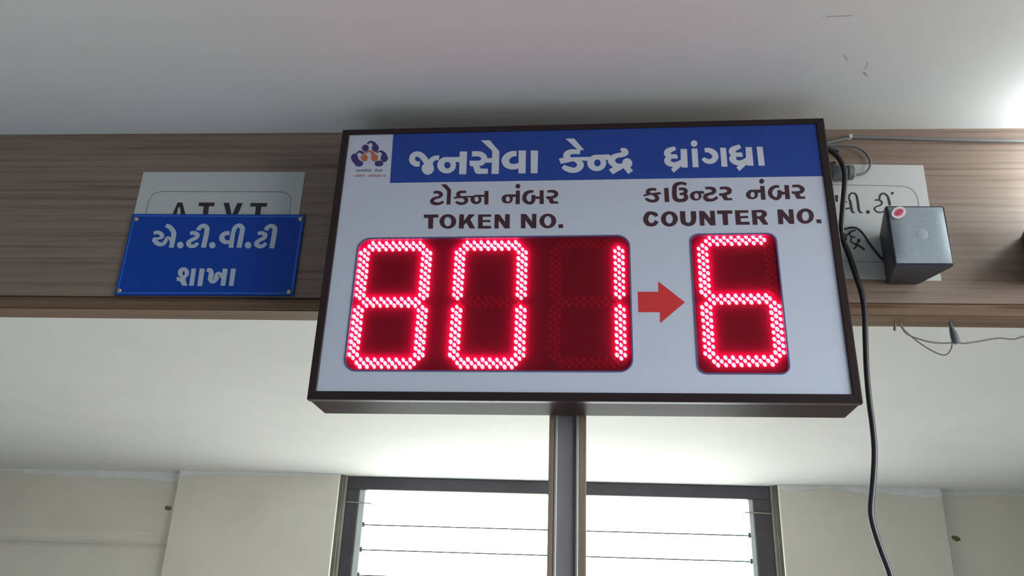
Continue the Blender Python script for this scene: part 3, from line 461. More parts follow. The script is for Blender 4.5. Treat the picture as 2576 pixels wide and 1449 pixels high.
 'token_words': [[["s",[-227.3,109.5,4.8],[-221.4,110.3,5.0],[-216.2,108.3,5.9],[-214.6,104.9,5.9],[-217.0,101.6,5.0],[-222.8,99.8,4.7],[-227.3,97.3,5.6],[-228.5,93.8,6.3],[-226.0,90.4,5.8],[-220.8,89.1,5.4],[-215.4,89.7,4.7],[-210.1,92.7,4.9]],["p",[-216.0,124.1],[-208.0,124.5],[-199.1,114.2],[-198.5,87.3],[-204.8,87.4],[-205.2,111.4],[-206.9,114.3]],["s",[-174.5,109.6,4.3],[-180.5,110.0,4.5],[-185.9,108.7,5.9],[-187.3,104.9,6.3],[-185.4,101.5,5.8],[-182.0,100.0,4.0]],["p",[-194.2,100.7],[-183.8,102.4],[-168.3,102.4],[-164.1,102.3],[-164.8,99.2],[-174.0,99.9],[-183.6,99.3],[-193.0,97.4]],["s",[-179.9,100.5,3.6],[-174.7,97.5,5.8],[-173.5,93.7,6.2],[-176.0,90.0,5.3],[-181.4,88.6,4.9],[-186.0,89.7,4.9],[-190.4,92.4,3.6]],["r",[[-149.2,95.2],[-149.4,93.4],[-149.9,91.7],[-150.9,90.1],[-152.3,88.9],[-153.9,88.0],[-155.7,87.4],[-157.7,87.2],[-159.7,87.5],[-161.6,88.1],[-163.3,89.1],[-164.8,90.4],[-165.9,91.9],[-166.6,93.7],[-167.0,95.5],[-166.8,97.3],[-166.3,99.0],[-165.3,100.5],[-163.9,101.8],[-162.3,102.7],[-160.5,103.3],[-158.5,103.5],[-156.5,103.2],[-154.6,102.6],[-152.9,101.6],[-151.4,100.3],[-150.3,98.7],[-149.5,97.0]],[[-153.8,96.1],[-153.8,95.0],[-154.0,94.1],[-154.4,93.2],[-154.9,92.5],[-155.5,91.9],[-156.2,91.6],[-157.0,91.5],[-157.7,91.6],[-158.5,92.0],[-159.2,92.5],[-159.7,93.3],[-160.2,94.2],[-160.5,95.1],[-160.6,96.2],[-160.6,97.2],[-160.4,98.2],[-160.0,99.1],[-159.5,99.8],[-158.9,100.3],[-158.2,100.7],[-157.4,100.8],[-156.7,100.6],[-155.9,100.3],[-155.2,99.7],[-154.7,99.0],[-154.2,98.1],[-153.9,97.1]]],["p",[-163.3,102.8],[-160.0,104.1],[-144.7,104.1],[-144.9,100.1],[-152.3,100.2]],["p",[-145.3,111.0],[-138.9,110.9],[-138.2,86.5],[-144.5,86.6]]],[["r",[[-99.7,95.7],[-99.9,93.9],[-100.5,92.1],[-101.5,90.6],[-102.9,89.3],[-104.5,88.4],[-106.4,87.8],[-108.4,87.6],[-110.4,87.9],[-112.3,88.5],[-114.0,89.5],[-115.5,90.8],[-116.6,92.4],[-117.3,94.2],[-117.6,96.0],[-117.4,97.8],[-116.8,99.6],[-115.8,101.1],[-114.5,102.4],[-112.8,103.4],[-110.9,103.9],[-108.9,104.1],[-106.9,103.9],[-105.0,103.2],[-103.3,102.2],[-101.9,100.9],[-100.7,99.3],[-100.0,97.5]],[[-104.4,95.4],[-104.4,94.4],[-104.6,93.4],[-105.0,92.5],[-105.5,91.8],[-106.1,91.2],[-106.7,90.9],[-107.5,90.8],[-108.2,90.9],[-108.9,91.3],[-109.5,91.9],[-110.0,92.6],[-110.5,93.5],[-110.7,94.5],[-110.9,95.6],[-110.8,96.6],[-110.6,97.6],[-110.2,98.5],[-109.8,99.2],[-109.2,99.8],[-108.5,100.1],[-107.8,100.2],[-107.0,100.1],[-106.4,99.7],[-105.7,99.1],[-105.2,98.4],[-104.8,97.5],[-104.5,96.5]]],["p",[-114.1,102.8],[-108.7,104.1],[-94.6,103.8],[-95.3,99.1],[-101.9,99.0]],["p",[-95.4,110.7],[-89.0,110.6],[-88.6,86.1],[-95.1,86.2]],["p",[-88.6,118.4],[-88.7,117.1],[-89.2,115.9],[-90.1,114.9],[-91.1,114.3],[-92.3,114.1],[-93.5,114.4],[-94.6,115.0],[-95.4,116.0],[-96.0,117.2],[-96.2,118.6],[-96.1,120.0],[-95.6,121.2],[-94.8,122.1],[-93.7,122.7],[-92.5,122.9],[-91.3,122.7],[-90.3,122.0],[-89.4,121.0],[-88.8,119.8]],["s",[-67.6,108.1,4.4],[-72.3,108.6,4.9],[-78.5,105.7,6.2],[-81.6,98.6,6.6],[-79.8,91.6,6.2],[-73.9,87.7,5.3],[-69.4,89.0,5.7],[-67.4,93.7,6.2],[-67.6,102.2,6.2]],["p",[-66.4,102.1],[-63.9,99.7],[-57.3,99.1],[-57.2,94.9],[-64.2,95.0]],["p",[-57.7,110.5],[-51.6,110.4],[-50.9,85.8],[-57.4,85.9]],["s",[-45.4,108.1,4.4],[-37.2,108.2,4.9],[-32.6,105.7,6.2],[-31.7,101.9,6.2],[-34.6,98.5,5.3],[-39.9,97.0,4.6],[-47.1,97.1,4.6]],["p",[-45.3,97.5],[-37.5,96.9],[-35.3,90.3],[-29.2,90.2],[-28.3,85.9],[-40.2,86.1],[-41.5,88.1]]],[["p",[-239.9,70.0],[-216.8,70.1],[-215.9,64.6],[-224.3,64.2],[-223.6,44.9],[-231.0,45.0],[-232.4,64.1],[-239.3,64.2]],["r",[[-187.4,57.1],[-187.6,54.2],[-188.4,51.5],[-189.9,49.1],[-191.8,47.1],[-194.3,45.6],[-197.0,44.7],[-199.9,44.4],[-202.9,44.8],[-205.8,45.8],[-208.4,47.4],[-210.6,49.4],[-212.4,51.9],[-213.6,54.6],[-214.1,57.5],[-213.9,60.4],[-213.1,63.1],[-211.7,65.5],[-209.7,67.6],[-207.3,69.1],[-204.5,70.0],[-201.6,70.3],[-198.6,69.9],[-195.7,68.9],[-193.1,67.3],[-190.8,65.2],[-189.1,62.7],[-188.0,60.0]],[[-195.1,56.9],[-195.1,55.1],[-195.4,53.4],[-196.0,51.9],[-196.8,50.6],[-197.8,49.6],[-199.0,49.1],[-200.2,48.9],[-201.5,49.1],[-202.7,49.7],[-203.9,50.7],[-204.8,52.0],[-205.6,53.6],[-206.2,55.3],[-206.4,57.1],[-206.4,58.9],[-206.1,60.7],[-205.5,62.2],[-204.7,63.5],[-203.7,64.5],[-202.5,65.0],[-201.2,65.2],[-200.0,65.0],[-198.7,64.4],[-197.6,63.4],[-196.6,62.1],[-195.8,60.5],[-195.3,58.8]]],["p",[-183.1,69.6],[-175.8,69.5],[-175.1,44.5],[-182.7,44.6]],["p",[-176.3,56.4],[-168.2,69.4],[-158.4,69.2],[-166.7,59.0],[-175.7,49.9]],["p",[-173.0,58.0],[-166.3,61.7],[-157.1,44.4],[-165.4,44.5]],["p",[-153.3,68.8],[-133.0,68.8],[-132.8,64.6],[-146.0,64.5],[-145.8,59.0],[-133.7,58.8],[-133.5,55.1],[-145.6,55.3],[-145.3,48.6],[-132.2,48.4],[-132.0,43.9],[-152.6,44.1]],["p",[-127.3,68.7],[-120.1,68.6],[-110.4,54.9],[-110.9,68.7],[-103.6,68.6],[-103.0,43.6],[-110.7,43.7],[-120.6,58.0],[-120.3,43.8],[-126.8,43.9]]],[["p",[-86.2,68.6],[-78.0,68.4],[-68.5,54.8],[-68.9,68.6],[-62.0,68.5],[-61.8,43.3],[-69.2,43.4],[-78.9,57.9],[-78.6,43.5],[-85.5,43.6]],["r",[[-31.1,55.5],[-31.4,52.7],[-32.4,50.0],[-33.9,47.6],[-35.9,45.6],[-38.3,44.1],[-41.1,43.2],[-44.0,42.9],[-46.9,43.2],[-49.6,44.2],[-52.1,45.8],[-54.2,47.9],[-55.8,50.3],[-56.8,53.1],[-57.2,55.9],[-56.9,58.8],[-56.0,61.5],[-54.5,64.0],[-52.5,66.0],[-50.0,67.5],[-47.3,68.4],[-44.3,68.7],[-41.4,68.3],[-38.6,67.3],[-36.2,65.7],[-34.1,63.7],[-32.5,61.2],[-31.5,58.4]],[[-38.6,55.7],[-38.7,53.8],[-39.1,52.1],[-39.8,50.5],[-40.6,49.2],[-41.6,48.2],[-42.8,47.6],[-44.0,47.4],[-45.3,47.6],[-46.4,48.3],[-47.5,49.3],[-48.4,50.6],[-49.1,52.2],[-49.5,54.0],[-49.7,55.8],[-49.6,57.7],[-49.2,59.4],[-48.6,61.0],[-47.7,62.3],[-46.7,63.3],[-45.5,63.9],[-44.3,64.1],[-43.0,63.9],[-41.9,63.2],[-40.8,62.2],[-39.9,60.9],[-39.2,59.3],[-38.8,57.5]]],["p",[-27.6,49.6],[-20.7,49.8],[-20.5,43.2],[-27.6,43.3]]]],
 'counter_words': [[["s",[123.6,108.1,4.6],[117.3,108.9,4.6],[111.6,107.3,5.5],[110.6,103.4,6.1],[113.6,100.0,4.9]],["p",[103.1,99.6],[114.3,102.0],[129.4,103.7],[131.2,99.7],[115.3,99.0],[104.3,96.2]],["s",[116.5,101.0,3.7],[122.6,97.3,5.8],[124.4,92.6,6.1],[121.7,88.8,5.5],[115.5,87.8,4.9],[110.5,90.0,4.9],[106.6,92.6,3.7]],["p",[135.7,110.8],[142.3,110.7],[142.6,85.7],[135.8,85.8]],["s",[170.2,116.4,4.6],[164.3,118.7,4.8],[158.1,118.2,5.8],[152.8,114.4,7.1],[151.3,107.2,7.0],[151.2,94.8,7.3],[153.9,89.5,6.7],[159.5,88.1,5.8],[165.1,89.0,6.1],[168.4,92.5,6.4],[167.8,97.1,6.1],[165.1,99.7,4.9],[159.2,99.5,4.3]],["s",[158.2,108.4,4.6],[163.8,108.6,4.9],[167.7,106.9,6.1],[168.1,102.9,6.1],[165.1,100.1,4.9],[158.9,99.5,3.7]],["r",[[192.0,95.6],[191.6,93.8],[190.9,92.1],[189.8,90.5],[188.3,89.2],[186.6,88.3],[184.7,87.7],[182.7,87.5],[180.8,87.8],[179.0,88.4],[177.3,89.4],[176.0,90.8],[175.0,92.4],[174.5,94.1],[174.4,96.0],[174.7,97.8],[175.4,99.5],[176.6,101.1],[178.0,102.4],[179.8,103.3],[181.7,103.9],[183.6,104.1],[185.6,103.8],[187.4,103.2],[189.0,102.2],[190.3,100.8],[191.3,99.2],[191.9,97.5]],[[187.8,95.5],[187.6,94.4],[187.3,93.4],[186.9,92.4],[186.3,91.7],[185.6,91.1],[184.9,90.7],[184.1,90.6],[183.4,90.8],[182.7,91.2],[182.1,91.8],[181.6,92.5],[181.2,93.5],[181.1,94.5],[181.0,95.6],[181.2,96.7],[181.5,97.8],[181.9,98.7],[182.5,99.5],[183.2,100.1],[183.9,100.4],[184.7,100.5],[185.4,100.4],[186.1,100.0],[186.7,99.4],[187.2,98.6],[187.5,97.7],[187.7,96.6]]],["p",[177.6,101.8],[183.4,104.6],[195.3,104.1],[196.9,99.8],[194.3,99.2],[191.0,100.5]],["s",[198.5,109.2,4.6],[205.0,109.4,4.9],[210.5,107.4,6.4],[211.4,103.4,6.4],[208.4,100.2,5.2],[202.7,98.5,4.8],[198.6,96.2,6.1],[197.3,92.6,6.4],[199.9,89.0,6.0],[205.9,88.0,5.1],[211.1,89.4,4.7],[215.8,93.2,4.8]],["s",[220.7,108.5,4.6],[228.6,109.1,5.2],[234.0,106.3,6.7],[234.4,102.3,6.7],[230.7,99.1,5.7],[225.0,97.6,4.7],[218.7,97.5,4.6]],["p",[221.1,97.7],[229.4,97.5],[231.2,91.2],[237.3,91.1],[237.7,87.2],[225.4,87.4],[223.5,92.1]]],[["r",[[277.0,96.2],[276.6,94.4],[275.8,92.7],[274.6,91.2],[273.1,89.9],[271.3,89.0],[269.3,88.4],[267.3,88.3],[265.3,88.5],[263.5,89.2],[261.8,90.1],[260.5,91.5],[259.6,93.0],[259.0,94.7],[258.9,96.5],[259.3,98.4],[260.1,100.1],[261.3,101.6],[262.8,102.8],[264.6,103.8],[266.6,104.3],[268.6,104.5],[270.6,104.3],[272.5,103.6],[274.1,102.6],[275.4,101.3],[276.4,99.7],[276.9,98.0]],[[272.2,96.2],[272.0,95.1],[271.7,94.1],[271.2,93.2],[270.6,92.5],[269.9,91.9],[269.2,91.6],[268.4,91.5],[267.7,91.6],[267.0,92.0],[266.4,92.5],[266.0,93.3],[265.7,94.2],[265.5,95.3],[265.5,96.3],[265.7,97.4],[266.0,98.4],[266.5,99.3],[267.1,100.1],[267.7,100.6],[268.5,101.0],[269.2,101.1],[270.0,101.0],[270.6,100.6],[271.2,100.0],[271.7,99.2],[272.0,98.3],[272.2,97.3]]],["p",[262.2,103.2],[265.9,105.2],[281.7,105.1],[281.2,99.6],[274.9,99.2]],["p",[281.3,111.6],[287.9,111.4],[287.6,87.2],[280.9,87.3]],["p",[288.2,119.6],[287.9,118.2],[287.3,117.0],[286.4,116.1],[285.3,115.5],[284.2,115.3],[283.0,115.5],[282.1,116.1],[281.3,117.1],[280.9,118.4],[280.8,119.7],[281.1,121.1],[281.8,122.3],[282.7,123.2],[283.8,123.8],[284.9,124.0],[286.0,123.8],[287.0,123.1],[287.8,122.1],[288.2,120.9]],["s",[309.7,109.8,4.5],[304.5,109.9,5.1],[298.7,106.8,6.0],[295.3,100.0,6.4],[296.7,93.1,5.9],[302.5,88.6,5.1],[307.0,90.6,5.9],[309.4,95.6,6.4],[309.3,103.4,6.0]],["p",[310.6,103.8],[313.0,101.0],[317.3,100.5],[317.6,96.1],[312.1,95.5]],["p",[317.5,112.2],[324.3,112.1],[323.9,87.5],[317.2,87.6]],["s",[329.3,110.1,4.5],[338.1,110.2,5.1],[343.2,106.4,6.4],[343.7,103.2,6.4],[340.6,99.6,5.5],[334.6,98.8,4.5],[327.5,98.9,4.5]],["p",[330.4,98.9],[338.1,98.3],[340.2,91.8],[346.4,91.7],[346.4,87.8],[334.3,87.7],[333.3,89.7]]],[["s",[122.4,61.0,5.1],[120.3,64.9,6.3],[114.2,67.1,5.7],[109.1,65.4,6.9],[105.7,57.1,7.7],[108.0,49.4,7.1],[114.1,46.7,5.7],[119.2,48.6,6.3],[122.4,53.3,6.0]],["r",[[154.2,56.3],[153.8,53.4],[152.7,50.6],[151.1,48.1],[149.0,46.1],[146.5,44.5],[143.8,43.6],[141.0,43.3],[138.2,43.7],[135.5,44.7],[133.2,46.3],[131.3,48.4],[129.8,50.9],[129.0,53.8],[128.8,56.7],[129.2,59.7],[130.3,62.5],[131.9,65.0],[134.0,67.1],[136.5,68.6],[139.2,69.6],[142.1,69.8],[144.9,69.5],[147.6,68.4],[149.9,66.8],[151.8,64.7],[153.2,62.1],[154.0,59.3]],[[146.9,56.4],[146.7,54.7],[146.2,53.0],[145.5,51.5],[144.6,50.3],[143.5,49.3],[142.4,48.7],[141.2,48.6],[140.0,48.8],[138.9,49.4],[137.9,50.3],[137.1,51.6],[136.6,53.1],[136.2,54.8],[136.2,56.6],[136.4,58.4],[136.8,60.1],[137.5,61.6],[138.4,62.8],[139.5,63.8],[140.7,64.3],[141.9,64.5],[143.1,64.3],[144.2,63.7],[145.1,62.7],[145.9,61.4],[146.5,59.9],[146.8,58.2]]],["s",[161.9,69.5,7.8],[161.8,56.2,7.8],[163.2,49.8,7.1],[169.1,46.4,5.6],[175.4,49.0,7.1],[177.9,56.0,7.7],[178.1,69.2,7.8]],["p",[186.7,69.5],[194.2,69.4],[202.9,56.2],[203.1,69.6],[210.1,69.5],[210.0,44.3],[202.4,44.4],[193.6,57.6],[193.7,44.2],[186.8,44.3]],["p",[213.7,69.7],[236.4,69.7],[236.1,63.9],[229.1,64.1],[228.7,44.6],[221.3,44.7],[221.3,63.5],[213.6,64.0]],["p",[240.2,69.6],[260.0,69.6],[260.0,65.1],[247.3,65.0],[247.7,59.6],[259.2,59.8],[259.3,56.0],[247.7,55.8],[248.1,50.1],[260.5,49.9],[260.6,44.8],[240.3,44.9]],["p",[265.2,69.5],[272.1,69.4],[272.3,44.4],[265.0,44.5]],["s",[270.3,67.2,4.4],[279.1,67.6,4.7],[283.2,64.8,7.1],[283.2,61.3,7.1],[278.7,57.2,5.0],[272.2,57.0,4.4]],["p",[272.0,55.8],[282.5,56.9],[288.1,44.4],[280.4,44.5],[274.7,54.5]]],[["p",[303.4,70.2],[310.5,70.0],[319.5,56.3],[319.8,70.2],[326.6,70.1],[326.1,45.1],[319.0,45.2],[310.4,58.0],[309.9,45.0],[302.7,45.1]],["r",[[355.8,57.9],[355.2,55.0],[354.0,52.3],[352.2,49.9],[350.0,47.9],[347.5,46.3],[344.8,45.4],[341.9,45.1],[339.2,45.5],[336.6,46.5],[334.4,48.1],[332.7,50.2],[331.4,52.6],[330.8,55.4],[330.7,58.3],[331.3,61.2],[332.6,64.0],[334.3,66.4],[336.5,68.4],[339.1,70.0],[341.8,70.9],[344.7,71.2],[347.4,70.8],[350.0,69.8],[352.2,68.2],[354.0,66.1],[355.2,63.6],[355.8,60.8]],[[348.8,58.0],[348.4,56.2],[347.9,54.5],[347.1,53.0],[346.1,51.8],[345.1,50.8],[343.9,50.3],[342.7,50.1],[341.6,50.3],[340.6,50.9],[339.7,51.9],[339.0,53.2],[338.5,54.7],[338.3,56.4],[338.4,58.2],[338.7,60.0],[339.2,61.7],[340.0,63.2],[341.0,64.5],[342.1,65.4],[343.2,66.0],[344.4,66.2],[345.5,66.0],[346.6,65.3],[347.5,64.4],[348.2,63.1],[348.6,61.5],[348.8,59.8]]],["p",[358.6,52.2],[365.6,52.1],[365.8,45.7],[358.9,45.8]]]],
 'plaque_words': [[["s",[-719.6,607.5,6.4],[-712.6,609.1,6.9],[-705.9,605.8,7.3],[-703.4,600.8,7.1],[-707.1,597.8,5.4],[-714.4,597.2,4.4],[-719.0,597.0,3.9]],["s",[-717.8,596.7,6.8],[-712.1,590.3,8.0],[-704.7,586.3,7.5],[-698.4,587.3,7.3],[-695.3,592.3,7.1],[-693.7,598.3,6.3],[-689.7,597.3,5.4],[-684.8,593.4,6.3]],["s",[-700.8,622.7,6.9],[-693.6,619.4,7.9],[-686.1,611.9,8.3],[-683.3,605.4,8.8],[-683.0,593.9,9.0],[-683.0,580.0,8.9]],["p",[-662.0,585.0],[-661.9,583.1],[-662.4,581.4],[-663.4,580.0],[-664.9,579.1],[-666.6,578.8],[-668.5,579.1],[-670.2,580.0],[-671.8,581.3],[-672.9,583.0],[-673.6,584.9],[-673.7,586.9],[-673.2,588.6],[-672.2,590.0],[-670.7,590.9],[-669.0,591.2],[-667.1,590.9],[-665.4,590.0],[-663.8,588.6],[-662.7,586.9]],["s",[-654.7,607.5,6.8],[-647.6,608.2,7.1],[-641.3,604.5,7.8],[-642.0,599.5,7.8],[-648.1,595.7,7.3],[-653.7,591.0,8.0],[-653.5,586.5,8.0],[-648.5,583.0,7.2],[-641.7,584.1,7.2],[-637.6,589.3,6.8]],["s",[-641.0,613.0,8.3],[-640.1,618.1,8.3],[-634.3,622.1,7.8],[-627.6,618.6,8.5],[-625.8,611.6,8.8],[-625.8,595.6,9.0],[-626.3,580.2,8.9]],["p",[-605.8,585.0],[-605.8,583.1],[-606.3,581.4],[-607.3,580.1],[-608.7,579.2],[-610.4,578.9],[-612.2,579.2],[-613.9,580.1],[-615.4,581.4],[-616.4,583.1],[-617.1,584.9],[-617.1,586.8],[-616.6,588.5],[-615.6,589.8],[-614.2,590.7],[-612.5,591.0],[-610.7,590.7],[-609.0,589.9],[-607.5,588.5],[-606.4,586.8]],["s",[-585.0,607.2,7.7],[-591.6,607.7,8.2],[-596.5,604.1,8.7],[-597.2,598.7,9.4],[-593.7,593.2,8.4],[-587.7,590.5,7.2],[-581.0,591.8,6.7]],["p",[-583.1,609.7],[-575.4,610.7],[-573.9,579.7],[-582.5,580.6]],["s",[-578.5,609.7,7.8],[-577.5,617.7,8.3],[-571.4,622.7,8.0],[-564.6,618.3,8.5],[-563.5,611.7,8.7],[-563.8,595.8,8.9],[-564.0,580.4,8.8]],["p",[-543.2,585.2],[-543.1,583.3],[-543.7,581.6],[-544.8,580.2],[-546.2,579.3],[-548.0,579.0],[-549.8,579.3],[-551.6,580.2],[-553.1,581.5],[-554.2,583.3],[-554.8,585.2],[-554.8,587.1],[-554.3,588.9],[-553.2,590.3],[-551.7,591.2],[-550.0,591.5],[-548.1,591.2],[-546.4,590.3],[-544.9,588.9],[-543.8,587.2]],["s",[-535.4,607.1,6.7],[-528.5,608.4,7.0],[-522.2,604.6,7.7],[-523.0,599.2,7.7],[-529.2,595.2,7.2],[-534.5,590.7,8.1],[-534.1,586.5,7.9],[-529.2,583.0,7.2],[-522.6,584.3,7.2],[-518.3,589.3,6.7]],["s",[-521.9,613.4,8.2],[-520.4,618.4,8.2],[-514.5,622.1,7.7],[-507.7,618.4,8.4],[-506.4,611.9,8.7],[-506.5,596.0,8.8],[-507.0,579.5,8.8]]],[["r",[[-642.5,533.8],[-642.4,531.6],[-642.7,529.5],[-643.5,527.6],[-644.8,526.1],[-646.5,524.9],[-648.4,524.2],[-650.6,523.9],[-652.8,524.2],[-655.0,524.9],[-657.1,526.0],[-659.0,527.5],[-660.5,529.4],[-661.6,531.4],[-662.3,533.6],[-662.5,535.8],[-662.2,537.9],[-661.3,539.7],[-660.1,541.3],[-658.4,542.5],[-656.4,543.2],[-654.3,543.5],[-652.0,543.3],[-649.8,542.6],[-647.7,541.4],[-645.8,539.8],[-644.3,538.0],[-643.2,535.9]],[[-650.1,532.5],[-650.0,531.6],[-650.0,530.8],[-650.0,530.0],[-650.2,529.4],[-650.5,528.9],[-650.8,528.6],[-651.2,528.5],[-651.6,528.6],[-652.1,528.9],[-652.5,529.4],[-652.9,530.0],[-653.3,530.8],[-653.6,531.6],[-653.8,532.5],[-653.9,533.4],[-653.9,534.2],[-653.9,535.0],[-653.7,535.6],[-653.4,536.1],[-653.1,536.4],[-652.7,536.5],[-652.3,536.4],[-651.8,536.1],[-651.4,535.6],[-651.0,535.0],[-650.6,534.3],[-650.3,533.4]]],["p",[-663.0,526.1],[-658.7,525.1],[-653.2,524.1],[-647.1,522.1],[-641.3,509.9],[-649.6,509.9],[-657.0,518.8],[-661.0,518.0]],["p",[-653.6,526.1],[-645.9,526.2],[-646.4,521.1],[-652.8,522.1]],["p",[-639.9,541.5],[-631.9,541.6],[-630.2,510.0],[-638.3,510.0]],["p",[-625.6,541.4],[-616.8,541.4],[-615.7,509.6],[-624.1,509.6]],["s",[-612.9,539.2,6.5],[-606.6,537.7,8.0],[-603.7,531.1,9.0],[-603.6,523.5,9.4],[-598.9,518.8,9.4],[-594.3,522.5,9.4],[-592.9,531.1,8.5],[-588.5,530.7,7.0],[-583.4,526.1,5.9]],["p",[-585.7,541.9],[-576.8,540.9],[-576.2,510.2],[-584.3,510.4]],["p",[-571.5,541.7],[-562.9,541.5],[-562.0,510.1],[-569.9,510.0]]]],
 'caption_words': [[["s",[-356.87,152.91,1.1],[-357.58,152.92,1.1],[-358.26,153.27,1.1],[-358.54,153.88,1.11],[-358.29,154.53,1.11],[-357.58,154.75,1.11],[-356.74,154.47,1.11],[-355.94,153.73,1.1],[-355.23,152.82,1.1],[-355.06,152.27,1.1]],["p",[-353.91,152.0],[-353.94,151.65],[-354.08,151.34],[-354.34,151.1],[-354.68,150.94],[-355.06,150.89],[-355.45,150.95],[-355.81,151.13],[-356.11,151.38],[-356.32,151.69],[-356.42,152.04],[-356.39,152.39],[-356.24,152.7],[-355.98,152.96],[-355.65,153.11],[-355.27,153.16],[-354.87,153.09],[-354.5,152.93],[-354.21,152.67],[-354.0,152.35]],["s",[-354.92,152.7,1.01],[-354.5,153.56,1.01],[-353.8,153.93,1.01],[-353.04,153.95,1.01]],["p",[-355.98,153.01],[-354.28,153.08],[-353.91,152.02],[-356.42,152.07]],["r",[[-349.49,152.54],[-349.52,152.2],[-349.64,151.89],[-349.84,151.6],[-350.12,151.37],[-350.47,151.19],[-350.86,151.09],[-351.27,151.06],[-351.7,151.11],[-352.11,151.22],[-352.48,151.41],[-352.8,151.65],[-353.06,151.94],[-353.22,152.27],[-353.31,152.61],[-353.28,152.95],[-353.17,153.27],[-352.97,153.55],[-352.69,153.79],[-352.34,153.96],[-351.95,154.07],[-351.52,154.1],[-351.1,154.05],[-350.68,153.93],[-350.31,153.75],[-349.99,153.49],[-349.74,153.2],[-349.57,152.88]],[[-350.6,152.55],[-350.6,152.41],[-350.64,152.29],[-350.72,152.17],[-350.8,152.08],[-350.93,152.0],[-351.05,151.96],[-351.2,151.95],[-351.34,151.97],[-351.48,152.01],[-351.6,152.09],[-351.72,152.19],[-351.8,152.3],[-351.86,152.43],[-351.89,152.57],[-351.89,152.7],[-351.85,152.83],[-351.78,152.95],[-351.69,153.05],[-351.57,153.11],[-351.43,153.15],[-351.3,153.16],[-351.15,153.15],[-351.01,153.1],[-350.88,153.03],[-350.76,152.93],[-350.68,152.81],[-350.63,152.68]]],["p",[-352.22,154.02],[-348.8,154.04],[-348.85,153.06],[-350.26,153.12]],["p",[-348.94,155.04],[-347.43,155.01],[-347.35,150.84],[-348.78,150.87]],["s",[-346.45,154.55,1.1],[-345.01,154.53,1.1],[-344.22,154.17,1.09],[-343.89,153.61,1.09],[-344.25,153.01,1.09],[-345.09,152.75,1.09]],["p",[-346.85,153.31],[-344.63,153.26],[-345.05,152.3],[-346.09,152.28],[-346.45,152.25],[-346.77,152.5]],["p",[-346.09,152.35],[-344.88,152.33],[-344.48,151.81],[-343.06,151.78],[-343.02,150.84],[-345.21,150.88],[-345.66,151.22]],["p",[-345.11,153.19],[-343.32,153.71],[-342.3,153.69],[-342.4,152.86],[-343.52,152.89],[-344.27,152.35],[-345.05,152.3]],["p",[-344.79,157.04],[-342.95,157.0],[-340.93,154.89],[-340.86,150.8],[-342.31,150.82],[-342.36,154.86],[-342.56,155.2]],["s",[-337.47,154.43,1.09],[-338.34,154.39,1.18],[-339.12,154.07,1.29],[-339.66,153.37,1.38],[-339.41,152.59,1.29],[-338.79,152.17,1.17],[-337.94,152.04,1.13],[-336.88,152.22,1.13]],["p",[-337.1,155.0],[-335.61,154.95],[-335.57,150.8],[-336.94,150.82]],["p",[-334.67,154.96],[-333.18,154.9],[-333.2,150.77],[-334.55,150.8]]],[["p",[-326.18,156.93],[-324.61,156.89],[-322.9,154.68],[-324.0,154.71],[-324.21,154.95]],["s",[-323.59,154.27,0.78],[-324.47,154.41,0.84],[-325.38,154.34,0.95],[-325.89,153.89,1.09],[-325.81,153.31,1.04],[-325.37,152.9,0.83]],["p",[-327.29,153.23],[-325.54,153.37],[-322.02,153.4],[-322.09,152.63],[-323.36,152.72],[-324.79,152.63],[-326.93,152.19]],["s",[-324.69,152.94,0.52],[-324.0,152.59,0.83],[-323.54,152.06,1.04],[-323.72,151.44,1.04],[-324.36,151.0,0.93],[-325.1,151.01,0.98],[-325.96,151.32,0.93],[-326.57,151.73,0.67]],["r",[[-319.11,152.19],[-319.16,151.86],[-319.29,151.54],[-319.48,151.26],[-319.74,151.02],[-320.06,150.85],[-320.4,150.75],[-320.76,150.72],[-321.13,150.76],[-321.47,150.88],[-321.78,151.07],[-322.04,151.31],[-322.23,151.6],[-322.35,151.93],[-322.39,152.27],[-322.35,152.6],[-322.23,152.92],[-322.03,153.21],[-321.76,153.45],[-321.45,153.62],[-321.1,153.73],[-320.74,153.76],[-320.37,153.71],[-320.03,153.59],[-319.71,153.4],[-319.46,153.15],[-319.27,152.86],[-319.15,152.53]],[[-320.07,152.22],[-320.09,152.07],[-320.13,151.94],[-320.2,151.82],[-320.29,151.72],[-320.39,151.65],[-320.51,151.6],[-320.63,151.59],[-320.76,151.61],[-320.87,151.66],[-320.98,151.74],[-321.07,151.84],[-321.13,151.96],[-321.18,152.1],[-321.19,152.24],[-321.16,152.38],[-321.13,152.52],[-321.06,152.64],[-320.97,152.73],[-320.86,152.81],[-320.74,152.85],[-320.62,152.87],[-320.5,152.85],[-320.38,152.8],[-320.27,152.72],[-320.19,152.62],[-320.12,152.49],[-320.09,152.36]]],["p",[-321.38,153.7],[-318.63,153.77],[-318.42,153.55],[-318.54,152.72],[-319.33,152.8],[-319.96,152.9]],["s",[-316.62,154.69,0.42],[-315.99,154.42,0.94],[-315.85,153.95,0.99],[-316.46,153.65,0.88],[-317.3,153.5,0.83],[-317.94,153.14,0.99],[-318.22,152.57,1.13],[-317.87,151.94,0.98],[-317.24,151.62,0.87],[-316.03,151.56,0.87]],["p",[-314.69,152.04],[-314.73,151.75],[-314.86,151.5],[-315.06,151.3],[-315.31,151.17],[-315.57,151.13],[-315.84,151.18],[-316.08,151.32],[-316.26,151.53],[-316.38,151.79],[-316.41,152.08],[-316.37,152.37],[-316.24,152.63],[-316.04,152.83],[-315.79,152.96],[-315.52,153.0],[-315.26,152.95],[-315.02,152.81],[-314.83,152.6],[-314.72,152.33]],["p",[-316.39,151.8],[-315.2,151.43],[-314.59,150.68],[-315.41,150.08],[-316.2,151.17]],["p",[-318.72,150.94],[-317.82,151.49],[-316.29,151.68],[-316.14,151.22],[-318.03,150.09]]]],
